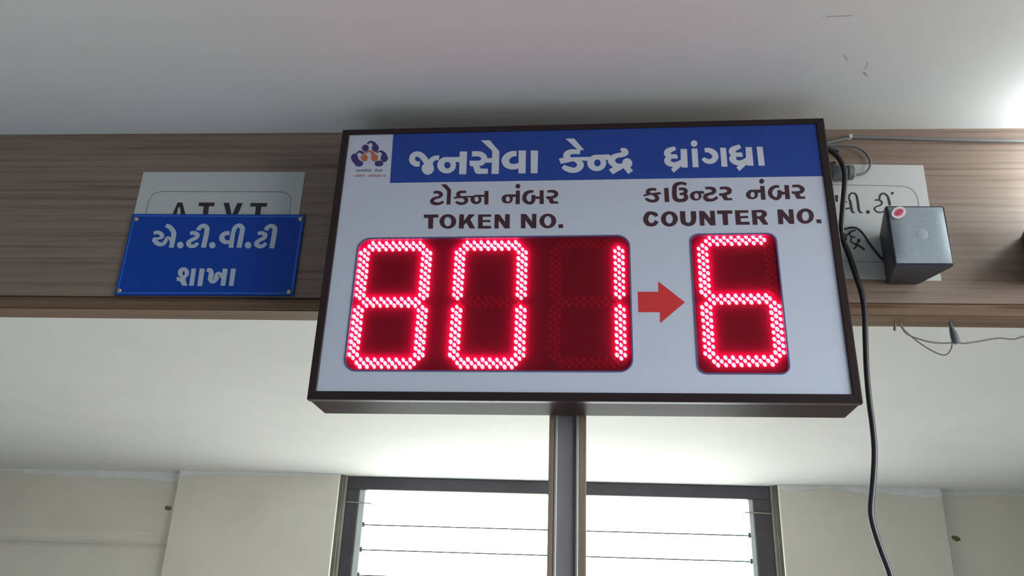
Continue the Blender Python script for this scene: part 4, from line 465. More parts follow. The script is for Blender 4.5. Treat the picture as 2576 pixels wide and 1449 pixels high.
 'rpaper_words': [[["p",[436.3,683.0],[441.3,683.0],[439.3,670.1],[435.6,671.4]],["s",[454.3,670.1,3.1],[451.0,670.8,2.9],[445.7,668.2,3.1],[443.4,662.4,3.4],[446.7,657.6,3.1],[456.8,658.6,3.1]],["s",[457.9,675.3,3.1],[459.4,671.4,4.1],[460.0,657.3,4.3],[461.2,651.2,3.3],[464.7,651.0,2.6]],["s",[457.9,675.3,2.9],[459.4,682.4,2.9],[464.6,686.9,2.9],[470.3,683.7,3.4],[471.6,671.4,4.1],[471.5,657.3,4.1],[473.3,651.0,3.3],[477.0,651.0,2.4]],["p",[488.7,651.6],[488.5,650.5],[487.9,649.6],[487.1,648.8],[486.2,648.3],[485.2,648.1],[484.3,648.3],[483.5,648.8],[482.9,649.5],[482.6,650.5],[482.6,651.6],[482.9,652.7],[483.4,653.7],[484.2,654.5],[485.1,655.0],[486.1,655.2],[487.0,655.0],[487.8,654.5],[488.4,653.7],[488.7,652.7]],["s",[499.5,673.7,2.9],[506.1,673.7,2.9],[510.3,670.1,3.1],[507.6,664.4,2.6],[500.1,661.4,2.4],[496.8,657.4,2.9],[500.0,652.0,2.9],[506.4,651.0,2.6],[513.3,653.6,2.4]],["s",[506.8,672.7,2.6],[508.9,682.3,3.1],[514.9,686.2,3.1],[520.4,681.7,3.6],[522.0,672.7,4.1],[522.2,663.7,4.1]],["p",[531.5,686.6],[531.3,685.8],[530.9,685.1],[530.3,684.5],[529.7,684.1],[529.0,684.0],[528.3,684.1],[527.7,684.5],[527.3,685.1],[527.1,685.8],[527.1,686.6],[527.3,687.4],[527.7,688.1],[528.3,688.7],[529.0,689.0],[529.7,689.2],[530.3,689.0],[530.9,688.7],[531.3,688.1],[531.5,687.4]]],[["s",[462.1,618.0,2.6],[454.0,616.0,2.8],[450.5,612.2,3.0],[452.9,607.3,2.8],[460.3,604.8,2.3]],["s",[454.4,605.8,2.6],[452.0,599.0,3.0],[455.7,594.1,3.0],[461.8,594.7,3.0],[465.6,599.7,3.0]],["p",[467.3,599.7],[467.1,598.7],[466.6,597.8],[465.9,597.1],[465.0,596.6],[464.1,596.5],[463.3,596.6],[462.5,597.1],[462.0,597.8],[461.7,598.7],[461.7,599.6],[462.0,600.6],[462.5,601.5],[463.2,602.2],[464.0,602.7],[464.9,602.9],[465.8,602.7],[466.5,602.3],[467.0,601.6],[467.3,600.7]],["s",[457.2,592.9,2.8],[464.9,589.2,3.7],[471.8,582.5,3.7]],["s",[462.6,592.9,2.8],[454.5,583.6,2.8]]]],
 'lpaper_words': [[["p",[-690.6,669.1],[-681.8,669.1],[-671.8,645.8],[-664.7,626.6],[-673.7,626.5],[-677.7,637.2],[-684.4,659.8],[-687.4,659.8],[-688.0,637.2],[-688.8,626.5],[-698.1,626.5],[-694.8,647.9]],["p",[-690.2,643.6],[-675.4,643.6],[-673.2,637.2],[-690.9,637.2]],["p",[-652.1,669.1],[-623.6,669.1],[-622.9,661.7],[-632.3,661.7],[-630.0,626.6],[-638.8,626.6],[-641.8,661.7],[-651.1,661.7]],["p",[-607.3,668.5],[-597.4,668.5],[-588.5,643.7],[-582.7,667.8],[-572.9,667.8],[-582.2,626.7],[-590.4,626.7]],["p",[-559.2,668.2],[-529.0,668.2],[-528.7,660.9],[-538.5,660.9],[-537.5,626.8],[-546.3,626.8],[-548.3,660.9],[-558.4,660.9]]]],
}


# ------------------------------------------------------------------ the room
# floor, ceiling, walls
bm = boxm(-4, 2.8, -3.4, FY + .02, -0.1, 0.0)
box(bm, -4, 2.8, FY + .02, 5.3, -0.1, 0.0, mi=1)          # staff side, paler and warmer tone added to tint the bounce light
struct(link('floor', bm, [M_floor, M_floor2]))

bm = boxm(-4, 2.8, -3.4, 5.3, Z(CEIL), Z(CEIL) + 0.12)


def mark(bm, pts, w):
    S = [(p[0] * 1000, p[1] * 1000, w * 1000) for p in pts]
    n0 = len(bm.faces)
    flat([['s'] + [list(s) for s in S]], lambda a, b: (a / 1000, b / 1000, Z(CEIL) - 0.0004), bm)
    bm.faces.ensure_lookup_table()
    for f_ in bm.faces[n0:]:
        f_.material_index = 1


mark(bm, [(0.356, 0.958), (0.374, 0.9575), (0.392, 0.957)], 0.0012)
mark(bm, [(0.405, 1.043), (0.410, 1.049), (0.415, 1.057)], 0.0014)
mark(bm, [(0.4485, 1.086), (0.452, 1.090), (0.456, 1.0945)], 0.0022)
mark(bm, [(0.445, 1.060), (0.4475, 1.067), (0.4475, 1.078)], 0.0010)
mark(bm, [(-0.135, 1.228), (-0.133, 1.240)], 0.0025)
struct(link('ceiling', bm, [M_ceil, M_mark]))

# far wall: two window-side piers standing 8 cm proud of the recessed wall, opening between them
WX0, WX1 = -1.372, 1.195
bm = bmesh.new()
# recessed wall left of the pier, with a shallow soft groove running along it
prism(bm, [(5.3, 0), (5.0, 0), (5.0, Z(.355)), (5.006, Z(.372)), (5.016, Z(.385)), (5.020, Z(.405)), (5.016, Z(.425)), (5.006, Z(.437)), (5.0, Z(.455)),
           (5.0, Z(CEIL)), (5.3, Z(CEIL))], 'x', -4, -2.36)
box(bm, 2.10, 2.8, 5.0, 5.3, 0, Z(CEIL))
bw = link('wall_back', bm, [M_wall, M_stain])
struct(bw)
bm = bmesh.new()
box(bm, -2.36, WX0, 4.92, 5.3, 0, Z(CEIL), 0.004)
box(bm, WX1, 2.10, 4.92, 5.3, 0, Z(CEIL), 0.004)
box(bm, WX0, WX1, 4.92, 5.3, 0, Z(-0.9), 0.004)
struct(link('wall_back_pier', bm, M_wall))

def blotch(cx, cz, y, s):
    random.seed(int(cx * 1000))
    return ['p'] + [[cx * 1000 + s * 1000 * math.cos(a) * random.uniform(.6, 1.2), cz * 1000 + s * 600 * math.sin(a) * random.uniform(.6, 1.2)]
                    for a in [2 * math.pi * k / 14 for k in range(14)]]


bm = flat([blotch(-2.428, .598, 0, .024)], lambda a, b: (a / 1000, 4.9992, Z(b / 1000)))
flat([blotch(2.175, .549, 0, .026)], lambda a, b: (a / 1000, 4.9992, Z(b / 1000)), bm)
st = link('wall_stain', bm, M_stain, bw)

# ragged lip of ceiling whitewash along the top of the far wall
random.seed(4)
lip = bmesh.new()
for a0, a1, yy in ((-4.0, -2.36, 4.9990), (-2.36, WX0, 4.9190), (WX1, 2.10, 4.9190), (2.10, 2.8, 4.9990)):
    n_ = int((a1 - a0) / .04)
    prev = None
    hgt = .03
    for q in range(n_ + 1):
        hgt = min(.055, max(.014, hgt + random.uniform(-.008, .008)))
        xx = a0 + (a1 - a0) * q / n_
        cur = (lip.verts.new((xx, yy, Z(CEIL) - .0005)), lip.verts.new((xx, yy, Z(CEIL) - hgt)))
        if prev:
            lip.faces.new((prev[0], prev[1], cur[1], cur[0]))
        prev = cur
link('paint_edge', lip, M_lip, bw)

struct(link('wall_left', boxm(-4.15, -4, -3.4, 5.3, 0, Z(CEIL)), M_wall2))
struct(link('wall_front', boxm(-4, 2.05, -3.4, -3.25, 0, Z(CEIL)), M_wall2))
bm = bmesh.new()                              # right wall with a window opening on the visitors' side
box(bm, 2.8, 2.95, 1.25, 5.3, 0, Z(CEIL))
box(bm, 1.9, 2.95, 1.25, 1.29, 0, Z(CEIL))
box(bm, 1.9, 2.05, -3.4, -0.75, 0, Z(CEIL))
box(bm, 1.9, 2.05, 0.95, 1.25, 0, Z(CEIL))
box(bm, 1.9, 2.05, -0.75, 0.95, 0, Z(-.45))
box(bm, 1.9, 2.05, -0.75, 0.95, Z(.70), Z(CEIL))
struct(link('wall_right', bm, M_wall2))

# ------------------------------------------------------------------ louvred window in the far wall
win = bpy.data.objects.new('window_1', None)
COL.objects.link(win)
win.location = (-0.09, 5.0, Z(-.9))
struct(win)
wi = Matrix.Translation(-Vector((-0.09, 5.0, Z(-.9))))


def wpart(name, bm, m, parent=None, smooth=False):
    bm.transform(wi)
    return link(name, bm, m, parent or win, smooth)


y0 = 4.985
bm = bmesh.new()                              # dark steel frame
box(bm, WX0 + .035, WX1 - .035, y0, y0 + .06, Z(.735), Z(CEIL) - .001, .004)
box(bm, WX0 + .035, -1.262, y0, y0 + .06, Z(-.88), Z(.735), .004)
box(bm, 1.062, WX1 - .035, y0, y0 + .06, Z(-.88), Z(.735), .004)
box(bm, WX0 + .035, WX1 - .035, y0, y0 + .06, Z(-.9), Z(-.82), .004)
wpart('window_frame', bm, M_frame)
for s in (0, 1):                              # layered jamb strips at each side
    bm = bmesh.new()
    if s == 0:
        box(bm, WX0, WX0 + .020, 4.94, 5.05, Z(-.9), Z(CEIL) - .002, .003)
    else:
        box(bm, WX1 - .020, WX1, 4.94, 5.05, Z(-.9), Z(CEIL) - .002, .003)
    wpart('jamb', bm, M_jambd)
    bm = bmesh.new()
    if s == 0:
        box(bm, WX0 + .020, WX0 + .035, 4.965, 5.05, Z(-.9), Z(CEIL) - .002, .003)
    else:
        box(bm, WX1 - .035, WX1 - .020, 4.965, 5.05, Z(-.9), Z(CEIL) - .002, .003)
    wpart('jamb_bead', bm, M_jamb)
    bm = bmesh.new()
    if s == 0:
        box(bm, -1.262, -1.225, y0 + .01, y0 + .05, Z(-.82), Z(.735), .003)
    else:
        box(bm, 1.035, 1.062, y0 + .01, y0 + .05, Z(-.82), Z(.735), .003)
    wpart('louvre_track', bm, M_track)
# obscure glass blades, overlapping like shingles
step = 0.142
for i in range(11):
    zt = .735 - i * step if i else .735
    zb = .532 - i * step
    zt = .735 if i == 0 else .532 - (i - 1) * step + .006
    bm = prism(bmesh.new(), [(y0 + .020, Z(zb)), (y0 + .026, Z(zb)), (y0 + .050, Z(zt)), (y0 + .044, Z(zt))], 'x', -1.225, 1.035)
    bl = wpart('louvre_blade', bm, M_glass)
    bm = boxm(-1.225, 1.035, y0 + .017, y0 + .025, Z(zb) - .0035, Z(zb) + .0035)
    bm.transform(wi)
    link('blade_edge', bm, M_gedge, bl)
    for xx in (-1.225, 1.035):
        bm = boxm(xx - .012, xx + .012, y0 + .012, y0 + .028, Z(zb) - .012, Z(zb) + .016, .003)
        bm.transform(wi)
        link('blade_clip', bm, M_gedge, bl)
# tie wires at the two upper corners
tw = tube(bmesh.new(), [(-1.33, 4.98, Z(.66)), (-1.28, 4.978, Z(.657)), (-1.21, 4.985, Z(.655)), (-1.18, 4.99, Z(.652))], .004, 6, 4)
wpart('tie_wire', tw, M_jamb)
tw = tube(bmesh.new(), [(1.165, 4.98, Z(.655)), (1.10, 4.978, Z(.657)), (1.03, 4.985, Z(.66)), (1.01, 4.99, Z(.655))], .004, 6, 4)
wpart('tie_wire', tw, M_jamb)

# ------------------------------------------------------------------ wooden fascia and its post
fa = thing('wooden_fascia', 'long brown wood laminate fascia hung below the ceiling', 'fascia', (0, FY, Z(.4675)))
fi = Matrix.Translation(-Vector((0, FY, Z(.4675))))


def fpart(name, bm, m, smooth=False):
    bm.transform(fi)
    return link(name, bm, m, fa, smooth)


fpart('fascia_panel', boxm(-3.99, 1.89, FY, FY + .036, Z(.4915), Z(CEIL)), M_wood)
prof = [(FY + .004, Z(.4915)), (FY + .004, Z(.4880)), (FY - .0005, Z(.4878)), (FY - .0062, Z(.4805)), (FY - .0062, Z(.4725)), (FY - .0045, Z(.4695)), (FY - .001, Z(.4693)),
        (FY - .001, Z(.4675)), (FY + .043, Z(.4675)), (FY + .043, Z(.4915))]
fpart('bottom_moulding', prism(bmesh.new(), prof, 'x', -3.99, 1.89), M_trim)

po = thing('partition_post', 'slim upright brown post with grey channel rising to the display board underside', 'post', (-.004, FY, 0))
pi_ = Matrix.Translation(-Vector((-.004, FY, 0)))


def ppart(name, bm, m):
    bm.transform(pi_)
    return link(name, bm, m, po)


PT = Z(.4672)
ppart('side_strip', boxm(-.032, -.0235, FY, FY + .045, 0, PT, .0008), M_postw)
ppart('side_strip', boxm(.0125, .024, FY, FY + .045, 0, PT, .0008), M_postw)
ppart('metal_lip', boxm(-.0233, -.0195, FY - .001, FY + .030, 0, PT, .0006), M_alu)
ppart('metal_lip', boxm(.0085, .0123, FY - .001, FY + .030, 0, PT, .0006), M_alu)
ppart('channel', boxm(-.0194, .0084, FY + .003, FY + .034, 0, PT), M_chan)

# ------------------------------------------------------------------ LED display board
SM = Matrix(((0.99966, 0.02585, -0.00344, 0.0093), (-0.0258, 0.99956, 0.01479, 1.22445), (0.00382, -0.01469, 0.99988, EYE + 0.52626), (0, 0, 0, 1)))
HW, HH, DP = 0.38908, 0.23139, 0.08513
bd = thing('token_display_board', 'large black framed white display board with red LED digits', 'display board', mat=SM)
PY = -DP + .003                               # face of the white panel, just inside the bezel


def on(off):
    return lambda a, b: (a / 1000, PY - off, b / 1000)


cab = bmesh.new()
box(cab, -HW + .001, HW - .001, -DP + .010, 0, -HH + .001, HH - .001, .0015)
link('cabinet', cab, M_cab, bd)
link('mounting_bracket', boxm(-.30, -.22, 0, .0095, .02, .18), M_cab, bd)
link('mounting_bracket', boxm(.22, .30, 0, .0220, .02, .18), M_cab, bd)
# four mitred bezel rails
x_i, z_t, z_b = .3766, .2215, -.2184
g_ = .0004
out = [(-HW, HH), (HW, HH), (HW, -HH), (-HW, -HH)]
inn = [(-x_i, z_t), (x_i, z_t), (x_i, z_b), (-x_i, z_b)]
for k in range(4):
    a, b = out[k], out[(k + 1) % 4]
    c, d = inn[(k + 1) % 4], inn[k]
    bm = bmesh.new()
    ux, uz = b[0] - a[0], b[1] - a[1]
    ln = math.hypot(ux, uz)
    ux, uz = ux / ln * g_, uz / ln * g_
    q = [(a[0] + ux, a[1] + uz), (b[0] - ux, b[1] - uz), (c[0] - ux, c[1] - uz), (d[0] + ux, d[1] + uz)]
    prism(bm, q, 'y', -DP, -DP + .0115)
    fe = [e for e in bm.edges if abs(e.verts[0].co.y + DP) < 1e-6 and abs(e.verts[1].co.y + DP) < 1e-6]
    long_ = [e for e in fe if e.calc_length() > .2]
    bmesh.ops.bevel(bm, geom=long_, offset=.0022, segments=3, affect='EDGES', profile=.6)
    link('bezel_rail', bm, M_bez, bd)
# white panel with two round-cornered cut-outs for the LED windows
WT, WC = (-.3410, .0810, -.1882, .0302, .020), (.1698, .2980, -.1906, .0306, .014)
loops = [[(-x_i - .001, z_b - .001), (x_i + .001, z_b - .001), (x_i + .001, z_t + .001), (-x_i - .001, z_t + .001)],
         rrect(*WT)[::-1], rrect(*WC)[::-1]]
bm = bmesh.new()
V = [bm.verts.new((p[0], PY, p[1])) for L in loops for p in L]
for tri in tessellate_polygon([[Vector((p[0], p[1], 0)) for p in L] for L in loops]):
    if len(set(tri)) == 3:
        try:
            bm.faces.new([V[i] for i in tri])
        except ValueError:
            pass
link('white_panel', bm, M_board, bd)

# header: blue band with white lettering
bm = flat([['p', [-302.4, 221.5], [376.6, 221.5], [376.6, 126.9], [-299.6, 128.7]]], on(.0002))
hb = link('header_band', bm, M_blue, bd)
hb['label'] = 'blue header band'
for w_ in SHAPES['heading_words']:
    o = link('header_word', flat(w_, on(.0004)), M_white, hb)
    o['label'] = 'large white lettering'
em = link('emblem', flat(SHAPES['logo_dark'], on(.0002)), M_violet, bd)
em['label'] = 'violet emblem of linked figures'
link('emblem_centre', flat(SHAPES['logo_orange'], on(.0005)), M_orange, em)
for w_ in SHAPES['caption_words']:
    link('emblem_caption', flat(w_, on(.0002)), M_capg, em)
link('emblem_tagline', flat(SHAPES['caption_red'], on(.0002)), M_capr, em)
for key in ('token_words', 'counter_words'):
    for w_ in SHAPES[key]:
        link('caption_word', flat(w_, on(.0002)), M_ink, bd)
o = link('arrow', flat(SHAPES['arrow'], on(.0002)), M_arrow, bd)
o['label'] = 'red arrow pointing right'

# LED windows
LIT = {'8': 'abcdefg', '0': 'abcdef', '1': 'bc', '6': 'acdefg'}


def led(bm, x, z, ax, az, h, tilt):
    """one domed LED, oval in the plane of the board"""
    seg = 10
    ct, st_ = math.cos(tilt), math.sin(tilt)
    rings = []
    for rr, hh in ((1.0, 0.0), (.92, .45), (.62, .82)):
        ring = []
        for j in range(seg):
            q = 2 * math.pi * j / seg
            u, w = ax * rr * math.cos(q), az * rr * math.sin(q)
            ring.append(bm.verts.new(((x + u * ct - w * st_) / 1000, WY - hh * h / 1000, (z + u * st_ + w * ct) / 1000)))
        rings.append(ring)
    top = bm.verts.new((x / 1000, WY - h / 1000, z / 1000))
    for A, B in zip(rings, rings[1:]):
        for j in range(seg):
            bm.faces.new((A[j], A[(j + 1) % seg], B[(j + 1) % seg], B[j]))
    for j in range(seg):
        bm.faces.new((rings[-1][j], rings[-1][(j + 1) % seg], top))


WY = -DP + .0098                              # LED circuit board sits behind the red filter


def digit(parent, ch, xl, xr, zt, zm, zb, slope, ax, az):
    """seven segments of 25 LEDs each, the lit ones glowing"""
    xc = (xl + xr) / 2
    ph, pv = 10.75, 10.1
    cz = {'a': zt, 'g': zm, 'd': zb}
    zup, zlo = (zt + zm) / 2, (zm + zb) / 2
    for s in 'abcdefg':
        bm = bmesh.new()
        pts = []
        if s in cz:
            for row, n in ((1, 8), (0, 9), (-1, 8)):
                for k in range(n):
                    pts.append((xc + (k - (n - 1) / 2) * ph, cz[s] + row * 5.3))
        else:
            x = xr if s in 'bc' else xl
            z = zup if s in 'bf' else zlo
            for colm, n in ((-1, 8), (0, 9), (1, 8)):
                for k in range(n):
                    pts.append((x + colm * 5.7, z + (k - (n - 1) / 2) * pv))
        random.seed(hash((ch, s, int(xl))) % 1000 if False else int(xl * 7 + ord(s)))
        for x, z in pts:
            j = random.uniform(.93, 1.07)
            led(bm, x + random.uniform(-.25, .25), z + slope * (x - xc) + random.uniform(-.25, .25), ax * j, az * j, 2.6, math.radians(24))
        on_ = s in LIT[ch]
        o_ = link('led_segment', bm, M_lit if on_ else M_off, parent, True)
        o_['label'] = 'glowing LED segment' if on_ else 'unlit dark red LED segment'


def window(x0, x1, z0, z1, r, label):
    rim = rrect(x0, x1, z0, z1, r)
    inn_ = rrect(x0 + .0022, x1 - .0022, z0 + .0022, z1 - .0022, r - .0022)
    w = link('led_window', prism(bmesh.new(), inn_, 'y', PY + .0008, PY + .0013), M_win, bd)
    w['label'] = label
    link('circuit_board', prism(bmesh.new(), inn_, 'y', WY, WY + .0001), M_pcb, w)
    bm = bmesh.new()
    n = len(rim)
    yo, yi = PY - .0008, -DP + .0099
    V = [[bm.verts.new((p[0], yy, p[1])) for p in loop] for loop, yy in ((rim, yi), (rim, yo), (inn_, yo), (inn_, yi))]
    for A, B in zip(V, V[1:]):
        for j in range(n):
            bm.faces.new((A[j], A[(j + 1) % n], B[(j + 1) % n], B[j]))
    link('window_rim', bm, M_rim, w)
    return w


wt_ = window(*WT, 'wide dark red window showing 801')
wc_ = window(*WC, 'narrow dark red window showing 6')
digit(wt_, '8', -330.2, -231.6, 18.3, -76.4, -173.2, -.005, 2.7, 3.9)
digit(wt_, '0', -179.4, -82.7, 17.7, -77.0, -172.8, -.004, 2.7, 3.9)
digit(wt_, '1', -32.0, 64.1, 18.1, -77.0, -172.5, .002, 2.6, 3.7)
digit(wc_, '6', 189.2, 287.0, 21.8, -73.6, -168.7, .016, 2.7, 3.7)

# ------------------------------------------------------------------ papers and plaque on the fascia


def sheet(name, quad, label, key, frame):
    """quad: top-left, top-right, bottom-right, bottom-left (x, z) in metres"""
    c0 = quad[3]
    t_ = thing(name, label, 'paper sign', (c0[0], FY, Z(c0[1])), group='printed paper signs on the fascia')
    inv = Matrix.Translation(-Vector((c0[0], FY, Z(c0[1]))))
    bm = prism(bmesh.new(), [(p[0], Z(p[1])) for p in quad], 'y', FY - .0006, FY)
    bm.transform(inv)
    link('sheet', bm, M_paper, t_)
    for nm, shp, m in [('border_line', SHAPES[frame], M_pline)] + [('lettering', w_, M_ink2) for w_ in SHAPES[key]]:
        bm = flat(shp, lambda a, b: (a / 1000, FY - .0008, Z(b / 1000)))
        bm.transform(inv)
        link(nm, bm, m, t_)


sheet('paper_sign', [(-.7655, .7308), (-.4700, .7300), (-.4700, .5225), (-.7655, .5225)], 'white paper printed ATVT half hidden behind the blue plaque', 'lpaper_words', 'lframe')
sheet('paper_sign', [(.2915, .7452), (.5868, .7400), (.5833, .5293), (.2880, .5345)], 'white paper with black lettering behind the grey speaker', 'rpaper_words', 'rframe')

pq = thing('name_plaque', 'bright blue acrylic plaque with white lettering screwed to the fascia', 'plaque', (-.611, FY, Z(.4925)))
qi = Matrix.Translation(-Vector((-.611, FY, Z(.4925))))


def qpart(name, bm, m, smooth=False):
    bm.transform(qi)
    return link(name, bm, m, pq, smooth)


qpart('plate', prism(bmesh.new(), [(-.7645, Z(.6449)), (-.4581, Z(.6437)), (-.4578, Z(.4942)), (-.7639, Z(.4920))], 'y', FY - .0040, FY - .0008), M_plaq)
bm = bmesh.new()                              # paler polished edge just inside the outline
e0 = [(-.7617, .6421), (-.4609, .6409), (-.4606, .4970), (-.7611, .4948)]
e1 = [(-.7597, .6401), (-.4629, .6389), (-.4626, .4990), (-.7591, .4968)]
for k in range(4):
    bm.faces.new([bm.verts.new((p[0], FY - .0042, Z(p[1]))) for p in (e0[k], e0[(k + 1) % 4], e1[(k + 1) % 4], e1[k])])
qpart('edge_line', bm, M_pedge)
for w_ in SHAPES['plaque_words']:
    qpart('lettering', flat(w_, lambda a, b: (a / 1000, FY - .0043, Z(b / 1000))), M_pwht)
for sx, sz in ((-.7565, .6345), (-.4645, .6350), (-.4660, .5000), (-.7575, .5003)):
    qpart('screw', lathe(bmesh.new(), [(.0042, 0), (.0040, -.0012), (.0028, -.0022), (.0008, -.0027)], (sx, FY - .0040, Z(sz)), 'y', 14), M_screw, True)

# ------------------------------------------------------------------ loudspeakers


def speaker_parts(root, label_sticker=True):
    """tapered cabinet, local origin at its lower back corner; front towards -y"""
    X0, Z0 = .4985, .523
    B = [(.4985, .6095), (.5475, .6095), (.5475, .523), (.4985, .523)]
    F = [(.4790, .6170), (.5662, .6164), (.5645, .5165), (.4790, .5165)]
    F2 = [(p[0], p[1]) for p in F]
    bm = bmesh.new()
    yb, ym, yf = FY, 1.163, 1.157
    loops = [(B, yb), (F2, ym), (F2, yf)]
    V = [[bm.verts.new((p[0] - X0, yy - FY, p[1] - Z0)) for p in L] for L, yy in loops]
    for A, C in zip(V, V[1:]):
        for j in range(4):
            bm.faces.new((A[j], A[(j + 1) % 4], C[(j + 1) % 4], C[j]))
    bm.faces.new(V[0])
    bm.faces.new(V[-1][::-1])
    bmesh.ops.bevel(bm, geom=bm.edges[:], offset=.0018, segments=2, affect='EDGES')
    link('cabinet', bm, M_spk, root)
    # cloth grille, slightly pillowed
    gx0, gx1, gz0, gz1 = .4825, .5628, .5205, .6138
    bm = bmesh.new()
    N = 14
    grid = [[None] * (N + 1) for _ in range(N + 1)]
    for i in range(N + 1):
        for j in range(N + 1):
            u, w = i / N, j / N
            bul = .0045 * (1 - (2 * u - 1) ** 6) * (1 - (2 * w - 1) ** 6)
            grid[i][j] = bm.verts.new((gx0 + (gx1 - gx0) * u - X0, yf - FY - .0004 - bul, gz0 + (gz1 - gz0) * w - Z0))
    for i in range(N):
        for j in range(N):
            bm.faces.new((grid[i][j], grid[i + 1][j], grid[i + 1][j + 1], grid[i][j + 1]))
    gr = link('grille', bm, M_grille, root, True)
    bm = lathe(bmesh.new(), [(.0125, .0012), (.009, -.0002), (.005, -.0006), (.001, -.0008)], (.5235 - X0, yf - FY - .0047, .5665 - Z0), 'y', 24)
    link('dust_cap', bm, M_cone, gr, True)
    if label_sticker:
        cx, cz, yy = .4948 - X0, .6022 - Z0, yf - FY - .0056
        tl = math.radians(38)

        def ell(a, b, y, bm):
            vs2 = []
            for k in range(28):
                q = 2 * math.pi * k / 28
                u, w = a * math.cos(q), b * math.sin(q)
                vs2.append((cx + u * math.cos(tl) - w * math.sin(tl), cz + u * math.sin(tl) + w * math.cos(tl)))
            prism(bm, vs2, 'y', y, y + .0005)
            return bm
        sk = link('sticker', ell(.0122, .0088, yy, bmesh.new()), M_lab, root)
        sk['label'] = 'oval white and pink sticker'
        link('sticker_centre', ell(.0082, .0052, yy - .0003, bmesh.new()), M_pink, sk)
        mk = bmesh.new()
        for dx in (-.0035, 0, .0035):
            q = [(dx - .0008, -.0022), (dx + .0008, -.0022), (dx + .0008, .0022), (dx - .0008, .0022)]
            mk.faces.new([mk.verts.new((cx + u * math.cos(tl) - w * math.sin(tl), yy - .0005, cz + u * math.sin(tl) + w * math.cos(tl))) for u, w in q])
        link('sticker_mark', mk, M_mkr, sk)


sp = thing('loudspeaker', 'small black loudspeaker with grey grille and oval pink sticker', 'loudspeaker', (.4985, FY, Z(.523)), group='loudspeakers on the fascia')
speaker_parts(sp)
sp2 = thing('loudspeaker', 'dark loudspeaker cut off by the right edge of the photo', 'loudspeaker', (.4985 + .221, FY, Z(.523)), group='loudspeakers on the fascia')
speaker_parts(sp2, False)

# ------------------------------------------------------------------ cords and wires


def cable(name, label, cat, pts, r, m, seg=10, base=None):
    b = Vector(base or pts[0])
    t_ = thing(name, label, cat, b)
    bm = tube(bmesh.new(), [(p[0] - b.x, p[1] - b.y, p[2] - b.z) for p in pts], r, seg)
    link('cable', bm, m, t_, True)
    return t_


CY = 1.209
pc = cable('power_cord', 'thick black cord hanging down past the right side of the display board', 'cord',
           [(.375, 1.2360, Z(.770)), (.400, 1.234, Z(.770)), (.4240, 1.222, Z(.7580)), (0.4321, CY, Z(0.7410)), (0.4401, CY, Z(0.7273)), (0.4437, CY, Z(0.7086)),
            (0.4418, CY, Z(0.6863)), (0.4337, CY, Z(0.6426)), (0.4274, CY, Z(0.6070)), (0.4271, CY, Z(0.5860)), (0.4331, CY, Z(0.5583)), (0.4393, CY, Z(0.5244)),
            (0.4449, CY, Z(0.4912)), (0.4450, CY, Z(0.4586)), (0.4414, CY, Z(0.4204)), (0.4369, CY, Z(0.3705)), (0.4348, CY, Z(0.3223)), (0.4346, CY, Z(0.2812)),
            (0.4325, CY, Z(0.2469)), (0.4257, CY, Z(0.2076)), (0.4176, CY, Z(0.1693)), (0.4176, CY, Z(0.1479)), (0.4236, CY, Z(0.1164)), (0.4321, CY, Z(0.0813)),
            (0.4380, CY, Z(0.0297)), (0.4400, CY, Z(-0.1000)), (0.4360, CY, Z(-0.5000)), (0.4341, CY, Z(-1.0000)), (0.4410, CY, Z(-1.5500)), (0.4955, CY, Z(-1.6920)), (.75, CY + .1, Z(-1.6945))],
           .0043, M_cord, 12)
b = pc.location
bm = lathe(bmesh.new(), [(.0035, -.006), (.0062, -.005), (.0068, 0), (.0062, .005), (.0035, .006)], (.4270 - b.x, CY - b.y, Z(.5877) - b.z), 'z', 14)
link('tape_band', bm, M_cord, pc, True)
bm = tube(bmesh.new(), [(.4306 - b.x, CY - .004 - b.y, Z(.5887) - b.z), (.436 - b.x, CY - .006 - b.y, Z(.5917) - b.z), (.439 - b.x, CY - .005 - b.y, Z(.594) - b.z)], .0014, 6, 4)
link('tie_end', bm, M_cord, pc)

wy = FY - .004
lc = cable('wall_cable', 'thin grey cable running along the top of the fascia, right of the display board', 'cable',
           [(.40, wy, Z(.7800)), (.4285, wy, Z(.7812)), (.4457, wy, Z(.7860)), (.4674, wy, Z(.7912)), (.4724, wy, Z(.7932)), (.5125, wy, Z(.7924)), (.5776, wy, Z(.7897)),
            (.6744, wy, Z(.7860)), (.7701, wy, Z(.7832)), (.95, wy, Z(.780)), (1.4, wy, Z(.782)), (2.2, wy, Z(.780))], .0026, M_gcab)
b = lc.location
bm = boxm(.4695 - b.x, .4755 - b.x, -.005, .004, Z(.7905) - b.z, Z(.7968) - b.z, .001)
link('cable_clip', bm, M_clip, lc)

ly = FY - .008
pg = cable('plug_lead', 'grey lead looping into a round grey plug beside the display board', 'lead',
           [(.40, ly, Z(.7760)), (.4275, ly, Z(.7755)), (.4507, ly, Z(.7758)), (.4765, ly, Z(.7720)), (.4932, ly, Z(.7594)), (.4988, ly, Z(.7416)), (.4925, ly, Z(.7255)),
            (.4805, ly, Z(.7184)), (.4650, ly, Z(.7172))], .0022, M_gcab)
b = pg.location
prof = [(.0055, .0695), (.0085, .0675), (.0125, .064), (.0132, .056), (.0112, .054), (.0112, .052), (.0135, .050), (.0138, .030), (.0120, .026), (.0120, .010)]
bm = lathe(bmesh.new(), prof, (0, -.0065, Z(.7178) - b.z), 'x', 20)
link('plug', bm, M_plug, pg)
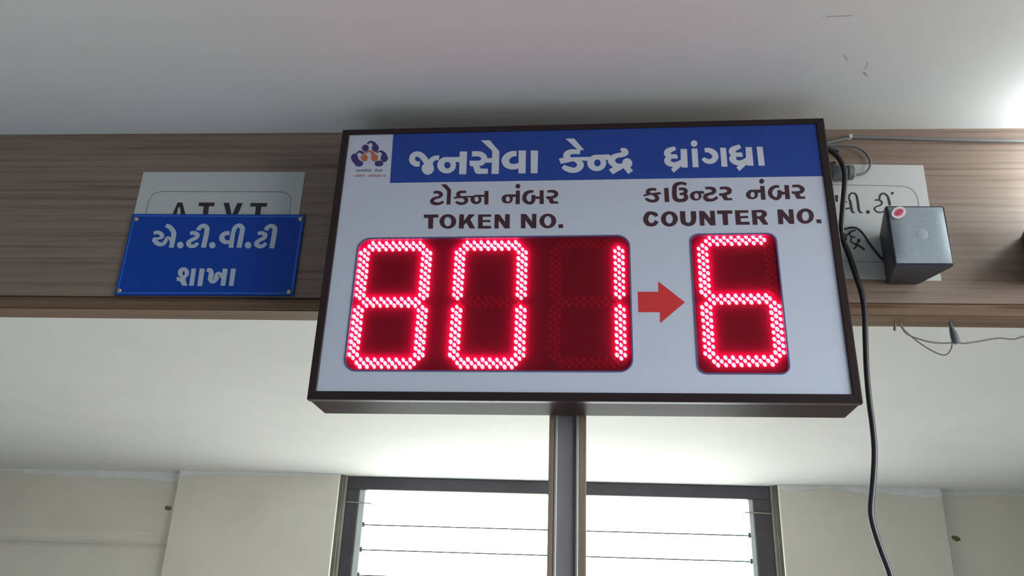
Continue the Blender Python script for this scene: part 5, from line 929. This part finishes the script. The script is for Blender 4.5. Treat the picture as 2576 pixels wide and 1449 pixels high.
# dark kink of cord tucked above the plug
cable('short_cord', 'short dark cord end above the grey plug', 'cord', [(.425, FY - .006, Z(.7800)), (.440, FY - .006, Z(.7710)), (.448, FY - .006, Z(.7670)), (.451, FY - .006, Z(.7640))], .0030, M_plug)
cable('adapter_pin', 'small black tab behind the thick cord', 'cord', [(.428, FY - .007, Z(.7360)), (.436, FY - .007, Z(.7370)), (.441, FY - .007, Z(.7385))], .0052, M_cord)

sy = FY - .0035
cable('speaker_wire', 'thin dark wire arching from the board to the loudspeaker', 'wire',
      [(.395, sy, Z(.6120)), (.425, sy, Z(.6145)), (.4403, sy, Z(.6180)), (.4534, sy, Z(.6216)), (.4633, sy, Z(.6202)), (.4721, sy, Z(.6102)), (.4810, sy, Z(.5909)), (.4911, sy, Z(.5726)), (.4985, sy, Z(.5625))],
      .0017, M_cord, 8)

uy = FY + .020
hw = cable('hanging_wire', 'two thin sagging wires under the fascia with a dark taped joint', 'wire',
           [(.5180, uy, Z(.4690)), (.5197, uy, Z(.4590)), (.5281, uy, Z(.4459)), (.5538, uy, Z(.4357)), (.5743, uy, Z(.4327)), (.5906, uy, Z(.4336)), (.600, uy, Z(.4383)),
            (.6072, uy, Z(.4325)), (.6317, uy, Z(.4360)), (.6625, uy, Z(.4417)), (.6860, uy, Z(.4406)), (.7108, uy, Z(.4462)), (.80, uy, Z(.455)), (.95, uy, Z(.4680))], .0013, M_twine, 8)
b = hw.location
r3 = lambda L: [(p[0] - b.x, p[1] - b.y, p[2] - b.z) for p in L]
bm = tube(bmesh.new(), r3([(.5185, uy, Z(.4690)), (.5232, uy, Z(.4538)), (.5415, uy, Z(.4342)), (.5631, uy, Z(.4182)), (.5790, uy, Z(.4133)), (.5887, uy, Z(.4218)), (.5918, uy, Z(.4297)), (.594, uy, Z(.436))]), .0012, 8)
link('cable', bm, M_twine, hw, True)
bm = tube(bmesh.new(), r3([(.5945, uy, Z(.4690)), (.5952, uy, Z(.4600)), (.5968, uy, Z(.4480)), (.5985, uy, Z(.4360)), (.5990, uy, Z(.4320))]), [.0022, .0030, .0055, .0062, .0040], 10)
link('taped_joint', bm, M_plug, hw, True)
bm = tube(bmesh.new(), r3([(.5110, uy, Z(.4690)), (.5095, uy, Z(.4590)), (.5085, uy, Z(.4530))]), [.0012, .0018, .0028], 8)
link('wire_end', bm, M_twine, hw, True)

# ------------------------------------------------------------------ bulb in an angled holder, just right of the frame
lb = thing('light_bulb', 'white light bulb in a holder on the fascia beyond the right edge of the photo', 'light bulb', (.86, FY, Z(.735)))
link('ceiling_rose', lathe(bmesh.new(), [(.030, 0), (.030, -.006), (.022, -.012), (.012, -.014)], (0, 0, 0), 'y', 24), M_fit, lb, True)
link('holder', lathe(bmesh.new(), [(.010, -.010), (.016, -.014), (.018, -.030), (.018, -.042), (.014, -.046)], (0, 0, 0), 'y', 20), M_fit, lb, True)
link('bulb', lathe(bmesh.new(), [(.011, -.044), (.013, -.050), (.022, -.062), (.0285, -.078), (.029, -.088), (.024, -.102), (.014, -.111), (.004, -.1145)], (0, 0, 0), 'y', 24), M_tube, lb, True)
M_tube.node_tree.nodes['Emission'].inputs['Strength'].default_value = BULB
